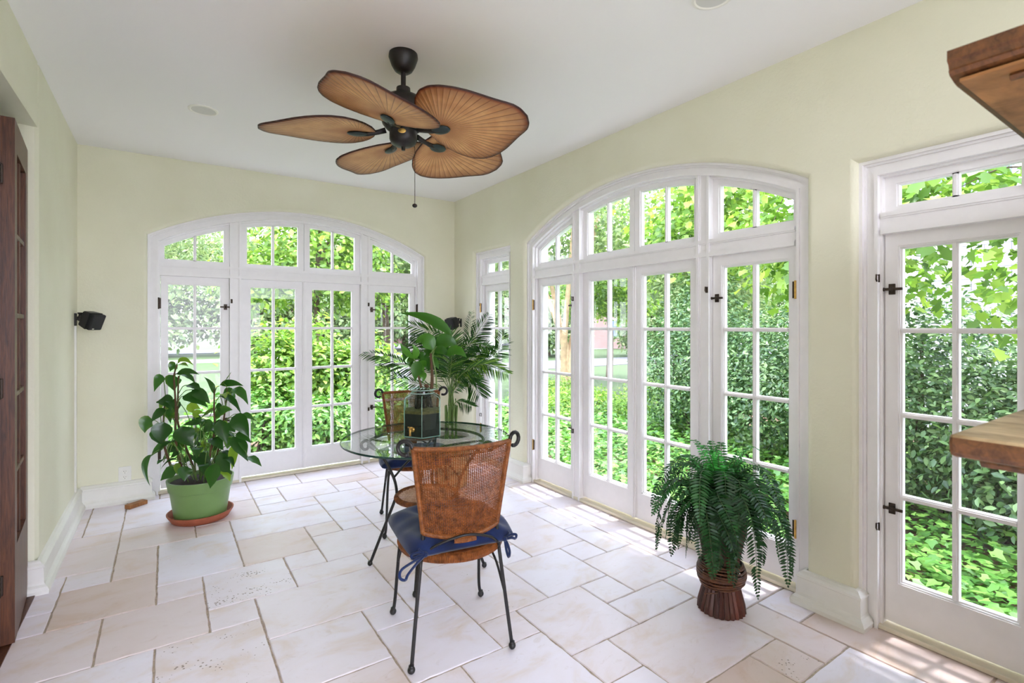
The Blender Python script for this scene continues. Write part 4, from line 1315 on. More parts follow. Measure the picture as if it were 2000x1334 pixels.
def peace_lily():
    PC = (.205, 4.235); D0 = PC[0] * _FW[0] + PC[1] * _FW[1]
    sa = thing('plant_saucer', 'round terracotta saucer under the green plant pot', 'saucer', (PC[0], PC[1], .001))
    mb = MB(); mb.lathe([(0, 0), (.165, 0), (.176, .004), (.205, .050), (.206, .056), (.198, .057), (.172, .012), (0, .010)], 56, cap=False)
    auto_smooth(mb.build('dish', M['terra'], sa), 40)
    t = thing('potted_plant', 'large broad-leaved plant in a pale green pot by the far window', 'potted plant', (PC[0], PC[1], .012))
    mb = MB()
    mb.lathe([(0, 0), (.150, 0), (.160, .006), (.188, .205), (.196, .208), (.207, .272), (.207, .279), (.198, .280), (.190, .235), (0, .232)], 64, cap=False)
    auto_smooth(mb.build('pot', M['greenpot'], t), 35)
    mb = MB(); mb.lathe([(0, .262), (.08, .266), (.15, .256), (.194, .250), (.194, .240), (0, .238)], 40, cap=False)
    mb.build('soil', M['soil'], t, True)
    base = Vector((PC[0], PC[1], .012))
    lv = Leaves(); st = MB(); cn = MB()
    rnd = random.Random(21)
    q = lambda cx, cy, dz=0.0: at(230 + cx * .2698, 680 + cy * .2698, D0 + dz)
    canes = [[(400, 900, .02), (340, 720, .0), (330, 600, .02), (335, 480, .03), (345, 340, .05)],
             [(470, 900, -.02), (420, 660, -.03), (420, 420, -.02), (408, 210, 0), (430, 120, 0)],
             [(560, 900, .03), (440, 560, .03), (435, 400, .03), (440, 200, .03)],
             [(640, 900, -.03), (700, 600, -.04), (697, 440, -.02), (700, 300, 0)],
             [(700, 900, 0), (735, 690, .05), (770, 500, .05), (795, 290, .04)]]
    for c in canes:
        P = catmull([q(*p) for p in c], 6)
        cn.tube([p - base for p in P], [.0085 - .004 * i / len(P) for i in range(len(P))], 8)
    # (stalk start, leaf base, bend, tip, width px, depth shift, tint)
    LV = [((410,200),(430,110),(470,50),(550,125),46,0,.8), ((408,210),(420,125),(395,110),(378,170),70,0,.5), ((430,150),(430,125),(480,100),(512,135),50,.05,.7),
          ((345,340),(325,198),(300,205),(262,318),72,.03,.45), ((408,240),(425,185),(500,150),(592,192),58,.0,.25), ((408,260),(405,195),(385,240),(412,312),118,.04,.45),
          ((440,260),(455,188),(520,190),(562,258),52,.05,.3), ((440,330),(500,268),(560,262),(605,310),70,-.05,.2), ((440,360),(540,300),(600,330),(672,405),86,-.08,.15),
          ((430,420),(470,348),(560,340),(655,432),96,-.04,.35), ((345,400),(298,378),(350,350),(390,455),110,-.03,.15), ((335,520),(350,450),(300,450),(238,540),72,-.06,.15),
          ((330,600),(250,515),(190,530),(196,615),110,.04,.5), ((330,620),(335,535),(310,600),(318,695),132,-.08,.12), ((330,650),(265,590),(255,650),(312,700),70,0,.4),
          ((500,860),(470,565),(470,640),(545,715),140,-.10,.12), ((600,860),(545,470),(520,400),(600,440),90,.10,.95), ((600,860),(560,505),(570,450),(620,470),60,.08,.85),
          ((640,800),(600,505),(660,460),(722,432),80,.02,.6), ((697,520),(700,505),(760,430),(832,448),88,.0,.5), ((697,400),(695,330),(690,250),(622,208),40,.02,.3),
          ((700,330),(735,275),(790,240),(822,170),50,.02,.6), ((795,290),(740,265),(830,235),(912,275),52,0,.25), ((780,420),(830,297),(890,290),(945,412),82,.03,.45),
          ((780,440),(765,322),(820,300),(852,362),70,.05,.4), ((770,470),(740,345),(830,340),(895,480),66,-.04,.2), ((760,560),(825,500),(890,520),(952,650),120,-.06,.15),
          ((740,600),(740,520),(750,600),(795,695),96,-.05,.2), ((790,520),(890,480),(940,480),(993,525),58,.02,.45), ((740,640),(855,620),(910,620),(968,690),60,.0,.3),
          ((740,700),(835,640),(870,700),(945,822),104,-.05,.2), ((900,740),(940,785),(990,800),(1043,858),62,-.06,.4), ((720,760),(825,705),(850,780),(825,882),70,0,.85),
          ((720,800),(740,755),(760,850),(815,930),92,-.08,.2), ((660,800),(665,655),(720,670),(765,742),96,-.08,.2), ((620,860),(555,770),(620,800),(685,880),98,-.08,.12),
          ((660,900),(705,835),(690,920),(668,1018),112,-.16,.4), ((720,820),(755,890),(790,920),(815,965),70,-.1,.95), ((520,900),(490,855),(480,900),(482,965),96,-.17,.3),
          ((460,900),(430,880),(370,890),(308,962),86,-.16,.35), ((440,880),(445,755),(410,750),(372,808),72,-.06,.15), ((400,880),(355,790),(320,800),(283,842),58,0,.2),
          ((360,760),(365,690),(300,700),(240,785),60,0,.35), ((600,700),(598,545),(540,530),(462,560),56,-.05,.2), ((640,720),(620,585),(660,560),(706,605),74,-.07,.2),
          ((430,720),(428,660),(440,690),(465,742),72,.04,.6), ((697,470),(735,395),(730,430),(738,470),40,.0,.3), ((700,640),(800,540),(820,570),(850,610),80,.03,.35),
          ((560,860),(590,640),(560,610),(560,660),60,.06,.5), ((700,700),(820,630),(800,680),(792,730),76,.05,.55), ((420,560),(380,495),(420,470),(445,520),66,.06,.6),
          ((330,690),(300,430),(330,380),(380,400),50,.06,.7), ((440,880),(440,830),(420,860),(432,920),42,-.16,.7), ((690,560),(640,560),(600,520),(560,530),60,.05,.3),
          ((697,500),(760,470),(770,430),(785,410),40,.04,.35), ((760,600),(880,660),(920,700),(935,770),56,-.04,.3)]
    for k in range(22):
        bx, by = rnd.uniform(330, 860), rnd.uniform(330, 800)
        dx = rnd.choice((-1, 1)) * rnd.uniform(30, 90)
        LV.append(((bx - dx, by + 160), (bx, by), (bx + dx * .5, by - rnd.uniform(0, 40)), (bx + dx, by + rnd.uniform(30, 110)), rnd.uniform(48, 84), rnd.uniform(-.04, .14), rnd.choice((.1, .2, .3, .5, .8, .95))))
    for s0, b, c, tp, w, dz, tint in LV:
        jz = rnd.uniform(-.03, .03)
        B, Cc, T = q(*b, dz + jz), q(*c, dz + jz - .03), q(*tp, dz + jz + rnd.uniform(-.05, .02))
        nrm = (view_dir(B) * .75 + Vector((0, 0, .55)) + rv(.28, rnd)).normalized()
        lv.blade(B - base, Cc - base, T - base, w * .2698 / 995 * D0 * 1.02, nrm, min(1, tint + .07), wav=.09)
        S = q(*s0, dz * .5)
        mid = (S + B) / 2 + Vector((0, 0, .02))
        st.tube([p - base for p in catmull([S, mid, B], 5)], .0028, 6)
    for k in range(26):
        a = rnd.uniform(0, 2 * PI); r = rnd.uniform(.02, .12)
        S = base + Vector((r * math.cos(a), r * math.sin(a), .25))
        T = S + Vector((.10 * math.cos(a), .10 * math.sin(a), rnd.uniform(.12, .34)))
        st.tube([p - base for p in catmull([S, (S + T) / 2 + Vector((0, 0, .04)), T], 5)], .003, 6)
        if k % 2:
            T2 = T + Vector((.10 * math.cos(a), .10 * math.sin(a), -.05))
            lv.blade(T - base, (T + T2) / 2 + Vector((0, 0, .05)) - base, T2 - base, .07, Vector((0, 0, 1)), rnd.uniform(.05, .5))
    # one long hanging leaf on the left
    B, Cc, T = q(245, 770, -.06), q(150, 830, -.06), q(235, 1000, -.06)
    lv.blade(B - base, Cc - base, T - base, .042, (view_dir(B) + rv(.2, rnd)).normalized(), .35, n=12)
    st.tube([p - base for p in catmull([q(340, 720, 0), q(300, 735, -.03), B], 5)], .0028, 6)
    cn.build('canes', M['cane'], t, True)
    st.build('stalks', M['stem'], t, True)
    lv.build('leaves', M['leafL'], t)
peace_lily()

def glass_jar():
    JC = Vector((1.215, 2.70, TZ + .001)); D = JC.x * _FW[0] + JC.y * _FW[1]
    t = thing('glass_jar', 'six-sided clear glass jar with brass tap on the table', 'glass jar', JC, R_(-116))
    def hexl(r, z, rnd_=0.0, n=48):
        out = []
        for k in range(n):
            a = 2 * PI * k / n
            b = (a % (PI / 3)) - PI / 6
            rr = r * math.cos(PI / 6) / math.cos(b)
            rr = rr * (1 - rnd_) + r * .93 * rnd_
            out.append((rr * math.cos(a), rr * math.sin(a), z))
        return out
    def skin(loops, cap0=True, cap1=False):
        mb = MB(); n = len(loops[0])
        vs = [p for L in loops for p in L]
        fs = [(i * n + k, i * n + (k + 1) % n, (i + 1) * n + (k + 1) % n, (i + 1) * n + k) for i in range(len(loops) - 1) for k in range(n)]
        if cap0: fs.append(tuple(range(n))[::-1])
        if cap1: fs.append(tuple((len(loops) - 1) * n + k for k in range(n)))
        return mb.add(vs, fs)
    R0 = .116
    o = skin([hexl(R0 * .95, 0), hexl(R0, .006), hexl(R0, .212), hexl(R0 * .95, .221, .1), hexl(R0 * .66, .236, .7), hexl(R0 * .58, .240, 1), hexl(R0 * .57, .256, 1), hexl(R0 * .64, .259, 1), hexl(R0 * .65, .266, 1), hexl(R0 * .57, .270, 1)]).build('body', M['jar'], t)
    auto_smooth(o, 28)
    Ri = R0 * .945
    o = skin([hexl(Ri, .010), hexl(Ri, .134)], True, True).build('murky_contents', M['murk'], t); auto_smooth(o, 28)
    o = skin([hexl(Ri, .1345), hexl(Ri, .150), hexl(Ri * .6, .158), hexl(Ri * .2, .16)], True, True).build('sediment_line', M['sediment'], t); auto_smooth(o, 28)
    mb = MB()
    for k in range(6):
        a = k * PI / 3
        c = [(r * math.cos(a), r * math.sin(a), z) for r, z in ((R0 * .95, .004), (R0 * .985, .012), (R0 * .985, .206), (R0 * .90, .222), (R0 * .66, .234))]
        mb.tube(c, .0021, 8)
    for r, z in ((.585, .244), (.655, .263)):
        mb.tube([(R0 * r * math.cos(q * PI / 24), R0 * r * math.sin(q * PI / 24), z) for q in range(48)], .0028, 8, True)
    mb.tube([p for p in hexl(R0 * .97, .006)], .0028, 8, True)
    mb.build('glass_edge_highlights', M['jarhilite'], t, True)  # pale tubes on the glass edges stand in for their highlights
    mb = MB()   # roots seen through the water
    rnd = random.Random(4)
    for k in range(40):
        a = rnd.uniform(0, 2 * PI); r = rnd.uniform(.0, .038)
        p0 = Vector((r * math.cos(a) * .9, r * math.sin(a) * .9, .262)); p2 = Vector((1.5 * r * math.cos(a), 1.5 * r * math.sin(a), .155))
        mb.tube(catmull([p0, (p0 + p2) / 2 + Vector((rnd.uniform(-.01, .01), rnd.uniform(-.01, .01), 0)), p2], 4), .0036, 5)
    mb.build('roots', M['soil'], t, True)
    # tap low on the left face (world direction towards the viewer's left)
    tp = MB()
    a = R_(-30)
    d = Vector((math.cos(a), math.sin(a), 0)); sd = Vector((-d.y, d.x, 0))
    fp = d * (R0 * math.cos(PI / 6)) + Vector((0, 0, .050))
    tp.tube([fp - d * .004, fp + d * .004], .013, 14)
    tp.tube([fp, fp + d * .030], .0055, 10); tp.tube([fp + d * .026 + Vector((0, 0, .010)), fp + d * .026 - Vector((0, 0, .030))], .0062, 10)
    tp.tube([fp + d * .026 - sd * .014 + Vector((0, 0, .017)), fp + d * .026 + sd * .014 + Vector((0, 0, .017))], .004, 8)
    tp.tube([fp + d * .026 + Vector((0, 0, .008)), fp + d * .026 + Vector((0, 0, .017))], .004, 8)
    tp.build('brass_tap', M['brass'], t, True)
    # plant in the jar
    pt = thing('jar_plant', 'leafy green plant rooted in the glass jar on the table', 'plant', JC + Vector((0, 0, .27)))
    base = JC + Vector((0, 0, .27))
    q = lambda cx, cy, dz=0.0: at(780 + cx * .2099, 600 + cy * .2099, D + dz) - base
    lv = Leaves(); st = MB(); cn = MB()
    cn.tube(catmull([q(300, 760), q(305, 640), q(292, 430)], 6), [.011 - .004 * i / 12 for i in range(13)], 8)
    cn.tube(catmull([q(205, 750), q(190, 690), q(165, 590)], 6), [.008 - .003 * i / 12 for i in range(13)], 8)
    cn.tube(catmull([q(265, 750), q(255, 730), q(235, 735)], 6), .010, 8)
    cn.build('brown_stems', M['cane'], pt, True)
    st.tube(catmull([q(345, 750, -.01), q(340, 620, -.01), q(310, 470, -.01), q(330, 395, 0)], 6), .0042, 8)
    st.tube(catmull([q(190, 690), q(165, 560), q(135, 475)], 6), .0042, 8)
    st.tube(catmull([q(295, 440), q(310, 410), q(350, 365)], 6), .0035, 6)
    st.tube(catmull([q(295, 440), q(310, 405), q(320, 395)], 6), .0035, 6)
    st.tube(catmull([q(292, 430, .03), q(380, 330, .03), q(470, 240, .03)], 6), .0035, 6)
    st.build('green_stems', M['stem'], pt, True)
    LV = [((490,262),(300,60),(0,55),118,.03,.35), ((318,398),(240,240),(150,335),150,0,.55), ((345,365),(440,260),(545,372),150,.02,.30), ((325,412),(410,370),(470,468),100,-.03,.25),
          ((440,445),(530,360),(628,470),130,-.02,.45), ((138,478),(40,420),(8,328),70,-.03,.75), ((138,478),(180,400),(118,345),66,-.02,.95), ((100,400),(60,400),(38,512),92,.02,.3),
          ((160,470),(70,480),(128,578),92,.03,.4), ((185,500),(150,580),(148,690),108,.0,.4), ((255,470),(190,440),(170,470),84,.04,.3), ((250,500),(190,540),(245,630),92,.03,.75),
          ((200,620),(240,620),(215,705),66,.0,.7), ((290,480),(240,520),(280,600),80,.05,.3), ((165,590),(220,470),(260,450),60,.06,.3),
          ((300,440),(250,400),(200,470),96,.05,.25), ((310,430),(390,380),(400,470),90,.06,.2), ((360,420),(450,380),(520,470),96,.06,.15), ((290,470),(330,500),(370,580),80,.06,.4), ((180,480),(120,430),(70,440),72,.05,.5), ((200,560),(180,600),(190,690),70,.05,.5), ((300,430),(280,330),(220,300),90,.08,.35)]
    rnd = random.Random(8)
    for b, c, tp_, w, dz, tint in LV:
        B, Cc, T = q(*b, dz), q(*c, dz - .02), q(*tp_, dz + rnd.uniform(-.03, .04))
        nrm = (view_dir(B + base) * .8 + Vector((0, 0, .5)) + rv(.2, rnd)).normalized()
        lv.blade(B, Cc, T, w * .2099 / 995 * D * 1.05, nrm, tint, wav=.05, n=12)
    lv.build('leaves', M['leafJ'], pt)
glass_jar()

def palm():
    PC = (2.02, 3.90); D = PC[0] * _FW[0] + PC[1] * _FW[1]
    t = thing('potted_palm', 'feathery palm in a white-rimmed basket pot behind the table', 'potted palm', (PC[0], PC[1], .001))
    mb = MB()
    mb.lathe([(0, 0), (.125, 0), (.135, .006), (.165, .37), (.167, .395), (.150, .395), (.146, .36), (0, .358)], 48, cap=False)
    auto_smooth(mb.build('pot', simple('beige_basket', (176, 160, 118), .7, 0, .15, 60, .3), t), 35)
    mb = MB(); mb.lathe([(.150, .388), (.190, .388), (.208, .400), (.206, .424), (.188, .432), (.152, .426), (.150, .388)], 60, cap=False)
    auto_smooth(mb.build('rim', M['wickpot'], t), 50)
    mb = MB(); mb.lathe([(0, .392), (.1, .396), (.151, .388), (.151, .37), (0, .37)], 32, cap=False)
    mb.build('soil', M['soil'], t, True)
    base = Vector((PC[0], PC[1], .001))
    q = lambda cx, cy, dz=0.0: at(700 + cx * .2023, 590 + cy * .2023, D + dz) - base
    lv = Leaves(); st = MB(); rnd = random.Random(9)
    root = lambda k: (870 + 12 * (k % 5), 1190)
    F = [([(880,800,0),(850,480,-.05),(760,330,-.08),(480,200,-.12)], 240, .45, .4), ([(860,820,.0),(700,640,.05),(480,620,.1),(250,520,.14),(40,495,.16)], 190, .35, .25),
         ([(860,850,-.03),(640,800,-.05),(420,740,-.07),(200,615,-.1)], 150, .35, .35), ([(900,780,.02),(1040,480,.05),(1150,290,.07),(1215,190,.08),(1260,120,.09)], 190, .4, .2),
         ([(920,800,-.05),(1050,660,-.12),(1230,600,-.2),(1445,690,-.28)], 200, .5, .6), ([(910,820,.03),(1120,660,.06),(1300,510,.08),(1365,430,.09),(1395,290,.1)], 190, .3, .3),
         ([(920,850,-.06),(1000,730,-.1),(1090,760,-.15),(1170,900,-.2)], 210, .6, .3), ([(930,980,-.05),(960,955,-.06),(1030,970,-.1),(1095,1000,-.14)], 130, .7, .2),
         ([(890,800,.04),(980,520,.02),(1090,400,0),(1270,440,-.04)], 200, .5, .35), ([(880,800,.06),(800,520,.08),(680,360,.1),(520,330,.12)], 210, .5, .25),
         ([(870,820,.08),(770,600,.12),(640,470,.16),(470,360,.2)], 190, .5, .3), ([(900,820,.08),(990,560,.14),(1060,330,.18),(1095,90,.2)], 120, .2, .1),
         ([(880,760,-.06),(900,520,-.1),(860,330,-.14),(740,230,-.18)], 230, .5, .4), ([(920,800,.1),(1080,560,.14),(1230,420,.16),(1330,480,.16)], 190, .5, .5),
         ([(900,900,-.06),(960,800,-.1),(1040,720,-.14),(1180,740,-.18)], 180, .5, .4), ([(880,780,0),(850,560,.02),(820,460,.05),(700,420,.06)], 180, .5, .5), ([(910,780,.05),(1000,600,.08),(1120,540,.1),(1240,600,.12)], 180, .6, .7)]
    for k, (pts, Lp, dr, tint) in enumerate(F):
        P = catmull([q(*root(k)), q((root(k)[0] * .5 + pts[0][0] * .5), (1190 + pts[0][1]) / 2)] + [q(*p) for p in pts], 10)
        n = len(P)
        st.tube(P, [.0055 - .0042 * i / n for i in range(n)], 6)
        s0 = int(n * .44)
        # resample the feathered part
        seg = P[s0:]
        acc = [0]
        for a, b in zip(seg[:-1], seg[1:]): acc.append(acc[-1] + (b - a).length)
        m = max(14, int(acc[-1] / .0135))
        for i in range(m):
            s = acc[-1] * (i + .5) / m
            j = max(0, min(len(seg) - 2, int(np.searchsorted(acc, s) - 1)))
            u = (s - acc[j]) / max(1e-6, acc[j + 1] - acc[j])
            p = seg[j].lerp(seg[j + 1], u); d = (seg[j + 1] - seg[j]).normalized()
            qf = i / m
            Ln = Lp * .2023 / 995 * D * (math.sin(PI * (qf * .82 + .14)) ** .7) * rnd.uniform(.85, 1.1)
            vd = view_dir(p + base)
            side = d.cross((Vector((0, 0, 1)) * .7 + vd * .5).normalized()).normalized()
            for sg in (-1, 1):
                dd = d * .75 + side * sg * .85 + rv(.07, rnd)
                lv.leaflet(p, dd, Ln, .0088, (Vector((0, 0, 1)) + vd * .6 + rv(.3, rnd)).normalized(), min(1, max(0, tint + rnd.uniform(-.25, .3))), dr * .55)
    for k in range(7):
        a = k * .9
        st.tube(catmull([(0.05 * math.cos(a), .05 * math.sin(a), .385), (.045 * math.cos(a), .045 * math.sin(a), .5), (.05 * math.cos(a + .3), .05 * math.sin(a + .3), .68)], 5), .009, 7)
    st.build('stems', M['stem'], t, True)
    lv.build('fronds', M['leafP'], t, False)
palm()

def fern():
    FC = (2.215, 1.465)
    t = thing('fern_planter', 'tall dark bundled-bamboo planter with a wrapped waist', 'planter', (FC[0], FC[1], .001))
    base = Vector((FC[0], FC[1], .001))
    mb = MB(); rnd = random.Random(2)
    NSK = 26
    def rad(z):
        return float(np.interp(z, [0, .03, .12, .17, .25, .43], [.105, .102, .078, .074, .078, .115]))
    for k in range(NSK):
        a0, a1 = 2 * PI * k / NSK + .012, 2 * PI * (k + 1) / NSK - .012
        mb.tn = rnd.random()
        zs = [0, .03, .08, .12, .15, .17, .19, .25, .34, .43 + rnd.uniform(-.006, .006)]
        vs = []
        for z in zs:
            r = rad(z)
            for a, rr in ((a0, r), ((a0 + a1) / 2, r + .006), (a1, r), (a1, r - .010), (a0, r - .010)):
                vs.append((rr * math.cos(a), rr * math.sin(a), z))
        fs = [(i * 5 + q, i * 5 + (q + 1) % 5, i * 5 + 5 + (q + 1) % 5, i * 5 + 5 + q) for i in range(len(zs) - 1) for q in range(5)]
        fs += [(0, 1, 2, 3, 4), tuple(len(zs) * 5 - 5 + q for q in range(5))]
        mb.add(vs, fs)
    mb.build('bamboo_slats', M['bamboo'], t)
    mb = MB()
    for k in range(17):
        z = .128 + .0062 * k + rnd.uniform(-.001, .001)
        r = .090 + .020 * math.sin(PI * (k + 1.0) / 18)
        tl = rnd.uniform(-.010, .010); ph = rnd.uniform(0, 6)
        mb.tube([(r * math.cos(a) , r * math.sin(a), z + tl * math.sin(a + ph)) for a in np.linspace(0, 2 * PI, 48, endpoint=False)], .0046, 6, True)
    mb.tube(catmull([(-.085, -.04, .125), (-.12, -.055, .13), (-.175, -.03, .135)], 5), .0026, 6)
    mb.tube(catmull([(-.088, -.03, .14), (-.11, -.03, .152), (-.125, -.02, .165)], 5), .0022, 6)
    mb.build('vine_wrapping', mat_wicker('dark_vine', (52, 28, 18), (116, 70, 42)), t, True)
    f = thing('fern', 'dark green arching fern spilling from the bamboo planter', 'fern', (FC[0], FC[1], .43))
    fb_ = Vector((FC[0], FC[1], .43))
    mb = MB(); mb.lathe([(0, .0), (.07, -.002), (.1, -.012), (.1, -.03), (0, -.03)], 24, cap=False); mb.build('moss', M['soil'], f, True)
    lv = Leaves(); st = MB()
    def frond(P, Lw, tint):
        n = len(P)
        st.tube(P, [.0022 - .0014 * i / n for i in range(n)], 5)
        acc = [0]
        for a, b in zip(P[:-1], P[1:]): acc.append(acc[-1] + (b - a).length)
        m = max(14, int(acc[-1] / .0135))
        for i in range(2, m + 1):
            s = acc[-1] * i / m * .999
            j = max(0, min(n - 2, int(np.searchsorted(acc, s) - 1)))
            p = P[j].lerp(P[j + 1], (s - acc[j]) / max(1e-6, acc[j + 1] - acc[j])); d = (P[j + 1] - P[j]).normalized()
            qf = i / m
            Ln = Lw * (min(1, qf * 5) ** .5) * (1 - qf ** 3.2) ** .8 + .004
            side = d.cross(Vector((0, 0, 1)))
            side = side.normalized() if side.length > .15 else Vector((-d.y, d.x, 0)).normalized() if abs(d.x) + abs(d.y) > 1e-4 else Vector((1, 0, 0))
            nr = side.cross(d).normalized()
            for sg in (-1, 1):
                lv.leaflet(p, side * sg + d * .28 + nr * .10 + rv(.05, rnd), Ln, .0112, nr + rv(.28, rnd), min(1, max(0, tint + rnd.uniform(-.12, .12))), .18)
    NF = 96
    for k in range(NF):
        a = 2 * PI * (k * .381966) + rnd.uniform(-.15, .15)
        tier = k / NF
        d = Vector((math.cos(a), math.sin(a), 0))
        if tier < .50:       # long hanging fronds
            R1 = rnd.uniform(.10, .32); z1 = rnd.uniform(.10, .20); zt = rnd.uniform(-.24, -.02)
            sw = Vector((-d.y, d.x, 0)) * rnd.uniform(-.09, .09)
            P = catmull([(0, 0, 0), d * R1 * .35 + Vector((0, 0, z1 * .85)), d * R1 * .75 + Vector((0, 0, z1 * .8)), d * R1 * 1.0 + sw * .6 + Vector((0, 0, z1 * .15)), d * (R1 * 1.08) + sw + Vector((0, 0, zt))], 6)
            frond(P, rnd.uniform(.050, .066), rnd.uniform(.22, .68))
        elif tier < .82:      # arching fronds
            R1 = rnd.uniform(.15, .31); z1 = rnd.uniform(.15, .27)
            sw = Vector((-d.y, d.x, 0)) * rnd.uniform(-.1, .1)
            P = catmull([(0, 0, 0), d * R1 * .3 + Vector((0, 0, z1 * .8)), d * R1 * .7 + Vector((0, 0, z1)), d * R1 + sw * .6 + Vector((0, 0, z1 * .62)), d * R1 * 1.14 + sw + Vector((0, 0, z1 * .2))], 6)
            frond(P, rnd.uniform(.050, .064), rnd.uniform(.35, .7))
        else:                # young upright centre
            R1 = rnd.uniform(.06, .16); z1 = rnd.uniform(.24, .36)
            P = catmull([(0, 0, 0), d * R1 * .4 + Vector((0, 0, z1 * .6)), d * R1 + Vector((0, 0, z1)), d * R1 * 1.5 + Vector((0, 0, z1 * .95))], 6)
            frond(P, rnd.uniform(.030, .045), rnd.uniform(.7, 1.0))
    vd = view_dir(fb_)
    for s0, s1 in (((-.02, .10), (-.09, -.09)), ((.01, .10), (.0, .03))):
        rt = Vector((_RT[0], _RT[1], 0))
        st.tube(catmull([rt * s0[0] + vd * .12 + Vector((0, 0, s0[1])), rt * (s0[0] * .4 + s1[0] * .6) + vd * .16 + Vector((0, 0, (s0[1] + s1[1]) / 2 + .02)), rt * s1[0] + vd * .17 + Vector((0, 0, s1[1]))], 6), .0022, 5)
    st.build('stalks', simple('dark_green_stalk', (62, 92, 44), .5), f, True)
    lv.build('fronds', M['leafF'], f, False)
fern()

# ------------------------------------------------------------------ the garden
GZ = -.30
def leaf_mesh(name, pos, size, nrm, mat, parent, kind='oval', tint=None, rng=RNG, flat=.0):
    """many small leaves as one mesh: pos (n,3), size (n,), nrm (n,3) preferred facing"""
    n = len(pos)
    if kind == 'oval':
        tv = np.array([(0, 0, 0), (.36, .25, .06), (.72, .19, .03), (1, 0, -.08), (.72, -.19, .03), (.36, -.25, .06)]); tf = [(0, 3, 2, 1), (0, 5, 4, 3)]
    elif kind == 'thin':
        tv = np.array([(0, 0, 0), (.4, .11, .03), (1, 0, -.12), (.4, -.11, .03)]); tf = [(0, 3, 2, 1)]
    elif kind == 'ivy':
        tv = np.array([(0, 0, 0), (-.10, .30, .03), (.28, .50, .05), (.45, .26, .03), (1, 0, -.06), (.45, -.26, .03), (.28, -.50, .05), (-.10, -.30, .03)]); tf = [(0, 4, 3, 2, 1), (0, 7, 6, 5, 4)]
    else:
        tv = np.array([(0, 0, 0), (.02, .30, .03), (.30, .26, .03), (.40, .62, .07), (.58, .34, .04), (.72, .30, .02), (1, 0, -.10), (.72, -.30, .02), (.58, -.34, .04), (.40, -.62, .07), (.30, -.26, .03), (.02, -.30, .03)])
        tf = [(0, 6, 5, 4, 3, 2, 1), (0, 11, 10, 9, 8, 7, 6)]
    nr = nrm + rng.normal(size=(n, 3)) * (.55 if flat == 0 else flat)
    nr /= np.linalg.norm(nr, axis=1, keepdims=True) + 1e-9
    ax = rng.normal(size=(n, 3)); ax[:, 2] -= .35
    ax -= nr * (ax * nr).sum(1, keepdims=True)
    ax /= np.linalg.norm(ax, axis=1, keepdims=True) + 1e-9
    bx = np.cross(nr, ax)
    k = len(tv)
    V = (pos[:, None, :] + size[:, None, None] * (tv[None, :, 0:1] * ax[:, None, :] + tv[None, :, 1:2] * bx[:, None, :] + tv[None, :, 2:3] * nr[:, None, :])).reshape(-1, 3)
    me = bpy.data.meshes.new(name)
    nf = n * len(tf); cnt = np.tile([len(f) for f in tf], n).astype(np.int32)
    loops = np.concatenate([(np.array(sum([list(f) for f in tf], []))[None, :] + (np.arange(n) * k)[:, None]).ravel()]).astype(np.int32)
    me.vertices.add(n * k); me.vertices.foreach_set('co', V.astype(np.float32).ravel())
    me.loops.add(len(loops)); me.loops.foreach_set('vertex_index', loops)
    me.polygons.add(nf)
    st = np.zeros(nf, dtype=np.int32); st[1:] = np.cumsum(cnt)[:-1]
    me.polygons.foreach_set('loop_start', st)
    me.update(calc_edges=True)
    tt = rng.random(n) if tint is None else tint
    a = me.attributes.new('tint', 'FLOAT', 'POINT'); a.data.foreach_set('value', np.repeat(tt, k).astype(np.float32))
    me.materials.append(mat)
    return link(bpy.data.objects.new(name, me), parent)
def cloud(n, blobs, rng=RNG, shell=.45):
    """points in ellipsoids (cx,cy,cz,rx,ry,rz), denser near the surface; also outward normals"""
    B = np.array(blobs, dtype=float); vol = (B[:, 3] * B[:, 4] * B[:, 5]) ** .8
    idx = rng.choice(len(B), size=n, p=vol / vol.sum())
    d = rng.normal(size=(n, 3)); d /= np.linalg.norm(d, axis=1, keepdims=True)
    r = shell + (1 - shell) * rng.random(n) ** .5
    r *= 1 + .12 * rng.normal(size=n)
    p = B[idx, :3] + d * r[:, None] * B[idx, 3:]
    nr = d * .7 + np.array([0, 0, .75])
    return p, nr
def shrub(name, label, cat, loc, blobs, n, size, mat, kind='oval', stems=6, group=None, stem_mat='barkd', height=None, shell=.45):
    t = thing(name, label, cat, (loc[0], loc[1], GZ), 0, group)
    p, nr = cloud(n, blobs, shell=shell)
    p[:, 2] = np.maximum(p[:, 2], .02)
    leaf_mesh('foliage', p, size * RNG.uniform(.6, 1.25, n), nr, mat, t, kind)
    mb = MB()
    for k in range(stems):
        b = blobs[k % len(blobs)]
        e = Vector((b[0] + random.uniform(-.4, .4) * b[3], b[1] + random.uniform(-.4, .4) * b[4], b[2] + .3 * b[5]))
        s = Vector((e.x * .45 + random.uniform(-.08, .08), e.y * .45 + random.uniform(-.08, .08), -.02))
        mb.tube(catmull([s, s.lerp(e, .5) + rv(.05), e], 4), [.016, .014, .013, .012, .011, .009, .008, .007, .006], 6)
    mb.build('branches', M[stem_mat], t, True)
    return t
